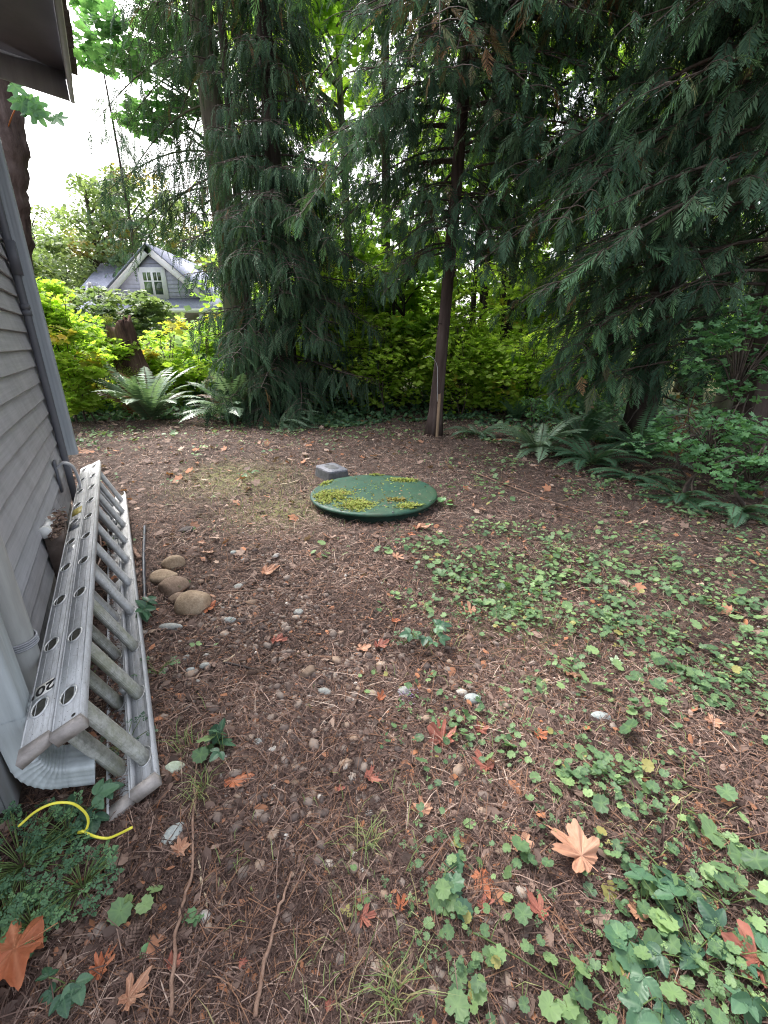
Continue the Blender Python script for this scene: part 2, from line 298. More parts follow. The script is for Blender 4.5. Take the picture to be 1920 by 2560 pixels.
# ------------------------------------------------------------------ leaf and frond templates
def kite(L_=1.0, w=.5, bend=-.15, at=.45):
    V = np.array([[0, 0, 0], [at*L_, w/2, bend*.3], [L_, 0, bend], [at*L_, -w/2, bend*.3]]); return V, np.array([[0, 3, 2, 1]]), np.array([[0, 0, 0], [0, .3, 0], [0, 1, 0], [0, .3, 0]])
def fan(rf, n=40, cup=.12, wav=.03, seed=0, stalk=0.25, fold=0.0, vein=5):
    """leaf from an outline r(theta); theta 0 is the tip, pi the stalk"""
    rg = np.random.default_rng(seed); th = np.arange(n)/n*2*math.pi; r = np.array([rf(t) for t in th]); V = [[0, 0, 0]]
    A = [[0, 1, 0]]; ph = rg.uniform(0, 6.28, 4)
    for k, q in enumerate((.5, 1.0)):
        for i, t in enumerate(th):
            x, y = r[i]*q*math.cos(t), r[i]*q*math.sin(t)
            z = cup*(r[i]*q)**2+wav*q*(math.sin(5*t+ph[0])+.7*math.sin(9*t+ph[1]))+fold*abs(y)
            V.append([x, y, z]); A.append([rg.uniform(-.08, .08), max(0, math.cos(t*vein*1.0))**8*(1-.4*k), 0])
    F = [(0, 1+i, 1+(i+1) % n) for i in range(n)]
    for i in range(n):
        j = (i+1) % n; F += [(1+i, 1+n+i, 1+n+j), (1+i, 1+n+j, 1+j)]
    b = len(V)
    if stalk:
        V += [[0, .012, .0], [0, -.012, .0], [-r[n//2]-stalk, 0, .05]]; A += [[.2, 1, 0]]*3; F.append((b, b+1, b+2))
    return np.array(V, float), np.array(F), np.array(A, float)
_mt = np.radians([0, 7, 12, 17, 25, 32, 38, 43, 50, 57, 63, 70, 79, 88, 97, 105, 116, 130, 150, 168, 180])
_mr = np.array([1.0, .86, .88, .70, .42, .60, .79, .74, .95, .80, .80, .58, .44, .56, .72, .56, .46, .42, .36, .26, .10])
def r_maple(t):
    t = abs((t+math.pi) % (2*math.pi)-math.pi); return float(np.interp(t, _mt, _mr))
def r_scal(t):
    t = (t+math.pi) % (2*math.pi)-math.pi; return (1+.10*math.cos(11*t))*(1-.55*math.exp(-((abs(t)-math.pi)/.30)**2))
def r_herb(t):
    t = (t+math.pi) % (2*math.pi)-math.pi
    return max(.16, (.35+.65*abs(math.cos(2.5*t*.8))**1.3)*(1+.18*math.cos(17*t)))*(1 if abs(t) < 2.6 else .4)
def r_ovate(t):
    t = (t+math.pi) % (2*math.pi)-math.pi; a = abs(t)/math.pi
    return (1.0-.62*math.sin(min(a*1.3, 1)*math.pi/2)+.05*math.cos(24*t))*(1 if a < .95 else .9)
def fan_fine(rf, cup, wav, seed, fold=0, n=120, rings=7, tear=0, curl=0):
    rg = np.random.default_rng(seed); th = np.arange(n)/n*2*math.pi; r = np.array([rf(t) for t in th])*(1+rg.normal(0, .025, n)); ph = rg.uniform(0, 6.28, 6); V = [[0, 0, 0]]; A = [[0, .6, 0]]
    if tear:
        for c in rg.uniform(-2, 2, tear): r = r*(1-.45*np.exp(-(((th-c+math.pi) % 6.283-math.pi)/.10)**2))
    for k in range(1, rings+1):
        q = k/rings
        for i, t in enumerate(th):
            rr = r[i]*q; x, y = rr*math.cos(t), rr*math.sin(t); tt = (t+math.pi) % (2*math.pi)-math.pi
            vn = max([math.exp(-(abs(tt-c)*rr/.022)**2) for c in (0, .873, -.873, 1.69, -1.69)]+[.5*math.exp(-(((abs(tt)*9+rr*9) % 2.2-1.1)/.13)**2)*min(1, rr*2)])
            z = cup*rr*rr+wav*q*(math.sin(3*t+ph[0])+.8*math.sin(7*t+ph[1])+.5*math.sin(13*t+ph[2]))+fold*abs(y)-.03*vn*q+.02*math.sin(14*x+ph[3])*math.sin(12*y+ph[4])+curl*max(0, x)**2
            V.append([x, y, z]); A.append([rg.uniform(-.08, .08), vn, 0])
    F = [(0, 1+i, 1+(i+1) % n) for i in range(n)]
    for k in range(rings-1):
        a = 1+k*n
        for i in range(n):
            j = (i+1) % n; F += [(a+i, a+n+i, a+n+j), (a+i, a+n+j, a+j)]
    b = len(V); V += [[-.02, .014, .0], [-.02, -.014, .0], [-.45, -.010, .05], [-.45, .010, .05]]; A += [[.2, 1, 0]]*4; F += [(b, b+1, b+2), (b, b+2, b+3)]
    return np.array(V, float), np.array(F), np.array(A, float)
T_map = fan_fine(r_maple, .06, .035, 1); T_map2 = fan_fine(r_maple, .16, .07, 2, fold=.30, tear=1, curl=-.2); T_map3 = fan_fine(r_maple, -.15, .06, 3, tear=2, curl=.3); T_map4 = fan_fine(r_maple, .10, .05, 9, fold=-.2, tear=3, curl=.25); T_leafs = fan(r_maple, 40, .08, .04, 21, stalk=.2)
T_mlo = fan(r_maple, 22, .12, .05, 4, stalk=0); T_sc = fan(r_scal, 33, .10, .03, 5, stalk=.3); T_sclo = fan(lambda t: 1-.5*math.exp(-((abs((t+math.pi) % 6.283-math.pi)-math.pi)/.4)**2), 8, .1, .02, 6, stalk=0)
T_hb = fan(r_herb, 51, .12, .03, 7, stalk=.4); T_ov = None
def ovleaf(w=.33, nu=16, nv=4, serr=.06, fold=.25, droop=.18, seed=0):
    rg = np.random.default_rng(seed); V, A, F = [], [], []
    for i in range(nu+1):
        u = i/nu; hw = w*(math.sin(math.pi*min(1, u**.72))**.8 if 0 < u < 1 else .0)*(1+serr*(i % 2))+.004
        for j in range(-nv, nv+1):
            q = j/nv; x = u-.10*abs(q)*(1-u)*.3; y = hw*q; z = fold*abs(y)-droop*u*u+.018*math.sin(u*38-abs(q)*5)*abs(q); vn = math.exp(-(q/.16)**2)+.55*max(0, math.cos(u*38-abs(q)*5))**6*(abs(q) > .1)
            V.append([x, y, z]); A.append([rg.uniform(-.05, .05), min(1, vn)*.8, 0])
    m_ = 2*nv+1
    for i in range(nu):
        for j in range(m_-1): a = i*m_+j; F += [(a, a+m_, a+m_+1), (a, a+m_+1, a+1)]
    b = len(V); V += [[0, .01, 0], [0, -.01, 0], [-.3, 0, -.03]]; A += [[.2, 1, 0]]*3; F.append((b, b+1, b+2)); return np.array(V), np.array(F), np.array(A)
T_ov = ovleaf()
PARS = None
def merge(parts):
    Vs, Fs, As, n = [], [], [], 0
    for V, F, A in parts: Vs.append(V); Fs.append(F+n); As.append(A); n += len(V)
    return np.concatenate(Vs), np.concatenate(Fs), np.concatenate(As)
def xf(T, s, rz=0, t=(0, 0, 0), ry=0):
    V, F, A = T; c, q = math.cos(ry), math.sin(ry); Ry = np.array([[c, 0, q], [0, 1, 0], [-q, 0, c]]); return (V*s)@Ry.T@rotz(rz).T+np.array(t), F, A
def frond(nb=9, lod=0, spread=.40, w=.055, droop=.22, seed=0):
    rg = np.random.default_rng(seed); Ps = []
    def z(x): return -droop*x*x
    V = np.array([[0, .008, 0], [0, -.008, 0], [.5, -.006, z(.5)], [.5, .006, z(.5)], [1, -.002, z(1)], [1, .002, z(1)]]); Ps.append((V, np.array([[0, 1, 2, 3], [3, 2, 4, 5]]), np.tile([-.2, 0, .25], (6, 1))))
    for i in range(nb):
        x = .06+.90*i/(nb-1)
        for sg in (-1, 1):
            xx = x+(.03 if sg > 0 else 0)+rg.uniform(-.01, .01); l = spread*1.05*((1-x)**.75+.10)*min(1, x*5)*rg.uniform(.75, 1.15); a = sg*(math.radians(44)-.30*x+rg.uniform(-.1, .1))
            tip = .15+.85*x
            if lod == 0:
                V, F, A = kite(l, w*1.6, -.10*l-.02); A = A*[1, tip, 1]
                Ps.append(xf((V, F, A), 1, a, (xx, 0, z(xx)), rg.uniform(-.1, .35)))
            else:
                sub = []; ns = 5
                for k in range(ns):
                    for s2 in (-1, 1):
                        V, F, A = kite(l*(.34-.045*k), w*.55, -.03*l); sub.append(xf((V, F, A*[1, tip, 1]), 1, s2*.75, (l*(.10+.17*k), 0, -.06*l*(k/ns)**2)))
                V, F, A = kite(l, w*.42, -.08*l); sub.append((V, F, A*[1, tip, 1]))
                Ps.append(xf(merge(sub), 1, a, (xx, 0, z(xx)), rg.uniform(-.1, .35)))
    return merge(Ps)
FR0 = [frond(13, 0, .42, .030, .30, seed=s) for s in (1, 2)]; FR1 = [frond(12, 1, .44, .034, .28, seed=s) for s in (3, 4)]
FRS = [frond(11, 0, .26, .034, .40, seed=s) for s in (5, 6)]

def parsley(seed=0):
    rg = np.random.default_rng(seed); Ps = []
    for a0, l0 in ((0, 1.0), (1.15, .78), (-1.15, .78)):
        for u, a1, l1 in ((.35, 1.0, .30), (.35, -1.0, .30), (.62, .8, .30), (.62, -.8, .30), (.70, 0, .38), (.80, .45, .22), (.80, -.45, .22)):
            V, F, A = kite(l1*l0*rg.uniform(.85, 1.15)*1.25, .24*l0, -.04, .62); A = A*[1, .6, 1]
            Ps.append(xf((V, F, A), 1, a0+a1, (u*l0*math.cos(a0), u*l0*math.sin(a0), rg.uniform(-.03, .03)), rg.uniform(-.2, .2)))
        Ps.append((np.array([[0, .02, 0], [0, -.02, 0], [l0*.8*math.cos(a0), l0*.8*math.sin(a0), 0], [l0*.8*math.cos(a0), l0*.8*math.sin(a0)+.02, 0]]), np.array([[0, 1, 2, 3]]), np.tile([-.1, 0, 0], (4, 1))))
    return merge(Ps)
T_herb3 = parsley(1)
# ------------------------------------------------------------------ conifers
def trunk_path(base, height, lean=(0, 0), wob=.05, k=14):
    t = np.linspace(0, 1, k); b = np.array(base, float); p = b[None]+np.stack([lean[0]*t*height+wob*np.sin(t*5+b[0]), lean[1]*t*height+wob*np.cos(t*4+b[1])-wob, t*height-.05], 1); return t, p
def make_trunk(par, base, height, r, mat, lean=(0, 0), seg=20, flare=1.5, rough=.035, wob=.05):
    t, p = trunk_path(base, height, lean, wob, 40); rr = r*(1-.75*t)*(1+(flare-1)*np.exp(-t*height/.35))
    g = Geo(); tube(g, p, rr, seg, rough=rough); g.obj('trunk', mat, par, True, loc=base); return lambda h: np.array([np.interp(h/height, t, p[:, i]) for i in range(3)])
def conifer(name, label, base, height, r, h0, h1, nl, Lf, mat, bark=M_barkc, lean=(0, 0), azf=None, fr=FR0, frs=(.26, .46), droop=.8, dens=1.0, dead=.05, elev=(.25, .75, .28), group='tall conifers around the clearing', flare=1.5, limbs_dead=0, hang=.55, spacing=.2):
    base = np.array([base[0], base[1], 0.0]); e = empty(name, label, 'tree', base, group); tp = make_trunk(e, base, height, r, bark, lean, flare=flare)
    gl = Geo(); Ls, Xs, Zs, Ss, As = [], [], [], [], []
    for i in range(nl):
        h = h0+(h1-h0)*((i+R.uniform())/nl)
        for _ in range(20):
            az = R.uniform(-math.pi, math.pi); L_ = Lf(h, az)*R.uniform(.7, 1.1)
            if L_ > .3 and (azf is None or azf(h, az)): break
        else: continue
        p0 = tp(h); a0 = elev[0]+R.uniform(-.12, .12); b0 = elev[1]*R.uniform(.8, 1.2); c0 = elev[2]; t = np.linspace(0, 1, 10)
        curl = R.uniform(-.25, .25); ca = az+curl*t
        pts = p0+np.stack([L_*t*np.cos(ca), L_*t*np.sin(ca), L_*(a0*t-b0*t*t+c0*t**3)], 1)
        tube(gl, pts, np.linspace(.009+.006*L_, .003, 10), 5, cap=False)
        nt_ = max(3, int(L_/spacing)); isdead = R.uniform() < dead*.45
        for j in range(nt_):
            tt = .14+.86*(j+R.uniform())/nt_; q = p0+np.array([L_*tt*math.cos(az+curl*tt), L_*tt*math.sin(az+curl*tt), L_*(a0*tt-b0*tt*tt+c0*tt**3)])
            for sg in (-1, 1):
                ta = az+curl*tt+sg*R.uniform(.6, 1.2); tl = (.34*L_*(1-tt)+.26)*R.uniform(.6, 1.1); k = max(1, int(tl/(.15/dens)))
                tw = q+np.array([0, 0, 0]); s_ = np.linspace(0, 1, 4)[:, None]; dirv = np.array([math.cos(ta), math.sin(ta), 0]); tpnts = tw+s_*dirv*tl+np.array([0, 0, -.35*tl])*s_**2
                tube(gl, tpnts, np.linspace(.006, .002, 4), 3, cap=False)
                u = (np.arange(k)+R.uniform(0, 1, k))/k; pos = tw+u[:, None]*dirv*tl+np.array([0, 0, -.35*tl])*(u**2)[:, None]
                fa = ta+R.uniform(-.9, .9, k); dn = -droop*R.uniform(.35, 1.3, k)-(hang if R.uniform() < .35 else 0)
                X = np.stack([np.cos(fa), np.sin(fa), dn], 1); Z = np.stack([np.cos(fa+math.pi)*0+R.normal(0, .35, k)+.5*np.cos(fa), R.normal(0, .35, k)+.5*np.sin(fa), np.ones(k)*.8], 1)
                Ls.append(pos); Xs.append(X); Zs.append(Z); Ss.append(R.uniform(*frs, k)*(1-.2*tt))
                dd = np.where(R.uniform(0, 1, k) < (.85 if isdead else .012+dead*.1), R.uniform(.25, .9, k), 0)
                As.append(np.stack([R.uniform(0, 1, k)*.8+.1, np.where(R.uniform(0, 1, k) < .10+.30*tt*tt, R.uniform(0, .5, k), -.75), dd], 1))
    for i in range(limbs_dead):
        h = R.uniform(.5, h0+.5); az = R.uniform(-math.pi, math.pi); L_ = R.uniform(.3, 1.2); t = np.linspace(0, 1, 5); p0 = tp(h)
        tube(gl, p0+np.stack([L_*t*math.cos(az), L_*t*math.sin(az), -.25*L_*t+.0*t], 1)+R.normal(0, .015, (5, 3)), np.linspace(.012, .003, 5), 4, cap=False)
    gl.obj('limbs', M_twig if bark is not M_barkg else M_barkg, e, loc=base)
    if Ls:
        Ls, Xs, Zs, Ss, As = map(np.concatenate, (Ls, Xs, Zs, Ss, As)); g = Geo(); B = basis(Xs, Zs)*Ss[:, None, None]; near_ = np.linalg.norm(Ls-np.array([0, 0, H]), axis=1) < 4.3; fr = list(fr)+FR1; pick = np.where(near_, R.integers(len(fr)-2, len(fr), len(Ls)), R.integers(0, len(fr)-2, len(Ls)))
        for k, T in enumerate(fr):
            q = pick == k; g.inst(T, B[q], Ls[q], As[q])
        g.obj('crown', mat, e, loc=base)
    return e
def az_between(a, b): return lambda h, az: (math.degrees(az) % 360) > a and (math.degrees(az) % 360) < b

def broadleaf(name, label, base, height, r, cen, rad, nclump, per, size, mat, stems=1, T=None, group=None, bark=M_barkg, csize=.9, flat=.45, orange=.03, limb=True, cat='tree'):
    base = np.array([base[0], base[1], 0.]); e = empty(name, label, cat, base, group); gt = Geo(); gl = Geo()
    cen = np.array(cen, float); rad = np.array(rad, float); cl = []
    while len(cl) < nclump:
        v = R.uniform(-1, 1, 3); q = np.linalg.norm(v)
        if q < 1 and R.uniform() < .35+.65*q: cl.append(cen+v*rad)
    cl = np.array(cl)
    for s in range(stems):
        off = np.array([R.normal(0, .22), R.normal(0, .22), 0]) if stems > 1 else np.zeros(3); ln = R.normal(0, .04, 2) if stems > 1 else np.zeros(2)
        t = np.linspace(0, 1, 16); p = base+off+np.stack([ln[0]*height*t+.08*np.sin(5*t+s), ln[1]*height*t+.08*np.cos(4*t+s), height*t-.05], 1)
        tube(gt, p, r*(1-.7*t)*(1+.5*np.exp(-t*height/.3))*(1 if stems == 1 else R.uniform(.5, 1)), 10, rough=.03)
        gt.obj('trunk' if r > .03 else 'stem', bark, e, True, loc=base); gt = Geo()
    if limb:
        for c in cl[::max(1, len(cl)//40)]:
            h = min(max(c[2]-.45*math.hypot(c[0]-base[0], c[1]-base[1]), .25*height), .95*height); p0 = base+np.array([0, 0, h]); m_ = (p0+c)/2+np.array([0, 0, .15])
            tube(gl, bez([p0, m_, c], 5), np.linspace(.25*r+(.01 if r > .03 else .002), min(.008, .3*r), 11), 5, cap=False)
        gl.obj('limbs', bark, e, loc=base)
    n = nclump*per; ci = np.repeat(np.arange(nclump), per); v = R.normal(0, 1, (n, 3)); v /= np.linalg.norm(v, axis=1)[:, None]; sz = R.uniform(.6, 1.3, nclump)*csize
    pos = cl[ci]+v*(R.uniform(.25, 1, n)**.6)[:, None]*np.array([1, 1, flat])*sz[ci][:, None]
    az = R.uniform(0, 6.28, n); X = np.stack([np.cos(az), np.sin(az), R.uniform(-.9, .1, n)], 1); Z = np.stack([R.normal(0, .4, n), R.normal(0, .4, n), np.ones(n)], 1)
    tone = np.clip(R.uniform(0, 1, nclump)[ci]*.5+R.uniform(0, .5, n), 0, 1); dd = np.where(R.uniform(0, 1, nclump)[ci] < orange, R.uniform(.3, 1, n), 0)
    g = Geo(); g.inst(T or kite(1, .75, -.15), basis(X, Z)*(size*R.uniform(.6, 1.3, n))[:, None, None], pos, np.stack([tone, np.zeros(n), dd], 1)); g.obj('crown', mat, e, loc=base); return e

# ================================================================== SETTING
# ground sheet
def axis(lo, hi, a, b, st, grow=1.18):
    c = list(np.arange(a, b+1e-6, st)); s = st; x = b
    while x < hi: s *= grow; x += s; c.append(x)
    s = st; x = a
    while x > lo: s *= grow; x -= s; c.insert(0, x)
    return np.array(c)
gx = axis(-300, 300, -3.6, 4.2, .035); gy = axis(-60, 600, .2, 8.0, .035); XX, YY = np.meshgrid(gx, gy)
fade = np.exp(-((np.maximum(np.abs(XX)-6, 0)/12)**2+(np.maximum(YY-11, 0)/12)**2))
ZZ = gh(XX, YY)*fade-.012+(vnoise(XX, YY, 14, 3)-.5)*.014*fade+(vnoise(XX, YY, 37, 4)-.5)*.008*fade
mosspts = [(600, 1195, .60), (700, 1270, .45), (560, 1180, .5), (830, 2120, .22), (1000, 2500, .35), (790, 2150, .12), (1290, 1560, .3)]
mm = np.zeros_like(XX)
for x, y, s in mosspts:
    p = G(x, y); mm = np.maximum(mm, np.exp(-(((XX-p[0])/s)**2+((YY-p[1])/(s*1.0))**2)*1.5)*1.1)
mm = np.maximum(mm, np.clip((YY-9)/3, 0, .8))
g = Geo(); nx, ny = len(gx), len(gy); i = np.arange(ny-1)[:, None]*nx; j = np.arange(nx-1)[None]
g.add(np.stack([XX, YY, ZZ], -1).reshape(-1, 3), np.stack([i+j, i+j+1, i+nx+j+1, i+nx+j], -1).reshape(-1, 4), np.stack([mm.ravel(), mm.ravel()*0, mm.ravel()*0], 1))
o = g.obj('ground', M_ground, None, True); tag(o, 'brown needle covered forest floor with mossy patches', 'ground', kind='structure')

# ------------------------------------------------------------------ scatter helpers
lidc = G(935, 1229, .07); lidr = .56
boxp = [G(x, y, .085) for x, y in ((786, 1164), (834, 1155), (873, 1174), (824, 1181))]; boxc = np.mean(boxp, 0)
def okpos(x, y, lid=True):
    s = x*wd[0]+y*wd[1]; n = x*nd[0]+y*nd[1]; k = ~((n < -.455) & (s > 1.30) & (s < 4.5))
    if lid: k &= (np.hypot(x-lidc[0], y-lidc[1]) > lidr-.06) & (np.hypot(x-boxc[0], y-boxc[1]) > .17)
    return k
def logscatter(n, d0, d1, a=62, pw=0.0):
    n = int(n*1.15)
    u = R.uniform(0, 1, n); d = np.exp(math.log(d0)+u**(1-pw)*(math.log(d1)-math.log(d0))); az = np.radians(R.uniform(-a, a, n)); x = d*np.sin(az); y = d*np.cos(az); k = okpos(x, y) & (y > .25); return x[k], y[k], d[k]
def lay(x, y, zoff, tilt, n): # matrices lying on the ground, random heading, slight tilt
    az = R.uniform(0, 6.28, n); X = np.stack([np.cos(az), np.sin(az), R.normal(0, tilt, n)], 1); Z = np.stack([R.normal(0, tilt*1.5, n), R.normal(0, tilt*1.5, n), np.ones(n)], 1); return basis(X, Z), np.stack([x, y, gh(x, y)+zoff], 1)
# needles and twiglets
sl = (np.array([[-.5, -.5, 0], [0, -.5, .12], [.5, -.4, 0], [.5, .4, 0], [0, .5, .12], [-.5, .5, 0]]), np.array([[0, 1, 4, 5], [1, 2, 3, 4]]), np.zeros((6, 3)))
g = Geo(); x, y, d = logscatter(230000, .42, 11.5); n = len(x); M, P_ = lay(x, y, R.uniform(-.004, .010, n), .16, n)
ln = np.minimum(R.lognormal(-3.5, .65, n), .16)*(1+.08*d); wd_ = R.uniform(.0008, .0021, n)*(1+.30*d); cl_ = vnoise(x, y, 3, 8)
M = M*np.stack([ln, wd_, ln], 1)[:, None, :]
tone = np.clip(R.beta(1.05, 2.2, n)-.03+.030*d+.40*(cl_-.5)+.15*(vnoise(x, y, .7, 18)-.5), 0, 1); g.inst(sl, M, P_, np.stack([tone, 0*tone, (R.uniform(0, 1, n) < .14)*.8], 1))  # tone rises with distance: brighter light on the far floor painted in
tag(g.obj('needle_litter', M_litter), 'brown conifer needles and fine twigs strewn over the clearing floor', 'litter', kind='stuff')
# broken leaf bits
bit = (np.array([[-.5, -.1, .05], [-.2, -.42, 0], [.3, -.35, .1], [.55, .05, 0], [.2, .4, .12], [-.3, .32, .02], [0, 0, .13]]), np.array([[6, 0, 1], [6, 1, 2], [6, 2, 3], [6, 3, 4], [6, 4, 5], [6, 5, 0]]), np.zeros((7, 3)))
g = Geo(); x, y, d = logscatter(46000, .45, 11.5); k = R.uniform(0, 1, len(x)) < .35+.65*np.maximum(vnoise(x, y, 1.3, 5), (np.hypot(x+1.0, y-1.0) < .6)*.9); x, y, d = x[k], y[k], d[k]; n = len(x)
M, P_ = lay(x, y, R.uniform(.0, .012, n), .35, n); sz = np.minimum(R.lognormal(-4.75, .55, n), .032)*(1+.13*d)
M = M*np.stack([sz*1.5, sz, sz*1.2], 1)[:, None, :]; tone = np.clip(R.beta(1.5, 2.6, n)-.04+.035*d, 0, 1)  # far fragments coloured paler, standing in for the stronger light there
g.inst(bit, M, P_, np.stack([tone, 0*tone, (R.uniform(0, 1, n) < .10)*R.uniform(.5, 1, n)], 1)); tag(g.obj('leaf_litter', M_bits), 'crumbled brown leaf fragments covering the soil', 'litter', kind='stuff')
# small fallen leaves further off (uncountable)
g = Geo(); x, y, d = logscatter(900, 2.2, 11, pw=.3); k = R.uniform(0, 1, len(x)) < .25+.9*vnoise(x, y, .8, 6)*(y > 4)+.2; x, y, d = x[k], y[k], d[k]; n = len(x); M, P_ = lay(x, y, .015, .3, n); M = M*(R.uniform(.022, .06, n)*(1+.04*d))[:, None, None]
g.inst(T_mlo, M, P_, np.stack([R.uniform(.25, 1, n), 0*x, (R.uniform(0, 1, n) < .3)*R.uniform(.3, .9, n)], 1)); tag(g.obj('fallen_leaves', M_bits), 'small curled orange and tan leaves scattered across the clearing', 'fallen leaves', kind='stuff')
# gravel
def ico(sub=1, seed=0, amp=.15):
    import bmesh
    bm = bmesh.new(); bmesh.ops.create_icosphere(bm, subdivisions=sub, radius=1); rg = np.random.default_rng(seed); V = np.array([v.co[:] for v in bm.verts]); F = np.array([[v.index for v in f.verts] for f in bm.faces]); bm.free()
    k = rg.normal(0, 1.3, (4, 3)); V = V*(1+amp*np.sin(V@k.T+rg.uniform(0, 6, 4)).sum(1)/2)[:, None]; return V, F, np.zeros_like(V)
g = Geo()
def gravelmask(x, y):
    m_ = np.zeros_like(x)
    for px, py, s, a in ((640, 1560, .55, 1.), (560, 1560, .25, .9), (800, 1680, .5, .9), (780, 1850, .32, .9), (830, 2060, .22, .6), (540, 1480, .35, .6), (700, 1420, .4, .5), (1000, 1720, .4, .55), (760, 1980, .2, .6), (1040, 2440, .2, .8), (1250, 1760, .4, .25), (650, 1700, .3, .7)):
        p = G(px, py); m_ = np.maximum(m_, a*np.exp(-(((x-p[0])/s)**2+((y-p[1])/s)**2)))
    return m_
x, y, d = logscatter(150000, .5, 5); k = R.uniform(0, 1, len(x)) < gravelmask(x, y)*.62*(.3+1.2*vnoise(x, y, 6, 11))+.003; x, y, d = x[k], y[k], d[k]; n = len(x)
pk = R.integers(0, 4, n); sz = np.minimum(R.lognormal(-5.8, .62, n), .0165)*(1+.10*d); M, P_ = lay(x, y, sz*.40, .2, n); M = M*np.stack([sz*R.uniform(1, 1.5, n), sz, sz*R.uniform(.5, .8, n)], 1)[:, None, :]
for q in range(4):
    kk = pk == q; g.inst(ico(1, q), M[kk], P_[kk], np.stack([R.beta(1.5, 1.9, kk.sum()), np.zeros(kk.sum()), np.zeros(kk.sum())], 1))
tag(g.obj('gravel', M_gravel, None, True), 'rounded grey and tan gravel pebbles half sunk in the brown soil', 'gravel', kind='stuff')
# ground cover: scalloped and divided small leaves
def cover_density(x, y):
    az = np.degrees(np.arctan2(x, y)); d = np.hypot(x, y); m_ = .05+.85*np.clip((az+4)/26, 0, 1)*np.clip((6.4-d)/1.5, .35, 1)
    m_ *= np.clip(vnoise(x, y, 1.7, 12)*1.7-.25+.35*np.clip((az-15)/20, 0, 1), .06, 1)
    m_ = np.maximum(m_, 1.1*np.clip((y-4.9)/1.4, 0, 1)*np.clip(vnoise(x, y, 1.1, 14)*1.8-.35, .1, 1)*np.where(az < -5, 1, .7))
    bare = np.exp(-(((x+.3)/1.5)**2+((y-5.7)/.9)**2)); return m_*(1-.85*bare)*np.where((az < 0) & (y < 4.2), .25, 1)
g = Geo(); x, y, d = logscatter(21000, .5, 8.6); bigleaf = [(G(a, b), c*pxm(G(a, b))*.42) for a, b, c in ((585, 1965, 92), (1105, 1865, 98), (1448, 2160, 150), (1295, 2125, 92), (1203, 2205, 76), (1350, 2300, 76), (1215, 1930, 70), (1590, 2300, 72), (60, 2430, 200), (255, 2440, 84), (330, 2520, 100))]; free = np.ones(len(x), bool)
for p, r_ in bigleaf: free &= np.hypot(x-p[0], y-p[1]-.0) > r_
k = free & (R.uniform(0, 1, len(x)) < cover_density(x, y)*np.where(d > 1.9, 1.35, .45)*np.clip(.22+2.2*(vnoise(x, y, 4.5, 15)-.3), .1, 1)*np.clip((d-.2)/1.1, .3, 1)); x, y, d = x[k], y[k], d[k]; n = len(x); rep = R.integers(2, 6, n); x = np.repeat(x, rep); y = np.repeat(y, rep); d = np.repeat(d, rep); tone0 = np.repeat(R.uniform(0, 1, n), rep); kind_ = np.repeat(R.uniform(0, 1, n) < .5+.0*d[:1].sum(), rep); big = np.repeat(R.lognormal(0, .42, n), rep); n = len(x)
x = x+R.normal(0, .030, n)*big; y = y+R.normal(0, .030, n)*big; M, P_ = lay(x, y, R.uniform(.012, .05, n), .28, n); sz = np.clip(.0098*big*R.uniform(.6, 1.3, n), .0045, .026)*(1+.05*d)
A = np.stack([np.clip(tone0*.6+R.uniform(0, .4, n), 0, 1), 0*x, (R.uniform(0, 1, n) < .03)*.8], 1); near = d < 3.2
for T, q in ((T_sc, kind_ & near), (T_herb3, ~kind_ & (d < 4.6)), (T_sclo, ~near & (kind_ | (d >= 4.6)))):
    g.inst(T, (M*sz[:, None, None])[q], P_[q], A[q])
tag(g.obj('ground_cover', M_clover), 'low green scalloped and divided weed leaves spreading over the right side of the floor', 'ground cover', kind='stuff')
# ivy belt behind the clearing
g = Geo(); n = 26000; x = R.uniform(-10, 9, n); y = R.uniform(6.9, 14, n); edge = 7.6+.35*np.sin(x*1.3)+.25*(x < -1)*1+.4*vnoise(x, x*0, 1.5, 3); edge = np.where(x > 1.6, 7.4-.85*(x-1.6), edge)
y2 = edge+(R.uniform(0, 1, n)**1.7)*6.5; k = (R.uniform(0, 1, n) < np.clip(vnoise(x, y2, .9, 9)*1.6, .25, 1)) & okpos(x, y2); x, y = x[k], y2[k]; n = len(x); edge = edge[k]; hgt = np.clip((y-edge)*.16, .02, .32)
M, P_ = lay(x, y, R.uniform(0.02, 1, n)*hgt, .45, n); M = M*(R.uniform(.028, .055, n))[:, None, None]; g.inst(T_sclo, M, P_, np.stack([R.uniform(0, 1, n), 0*x, (R.uniform(0, 1, n) < .02)*.8], 1))
tag(g.obj('ivy_ground_cover', M_ivy), 'dark green ivy and bramble leaves carpeting the edge of the woods', 'ground cover', kind='stuff')
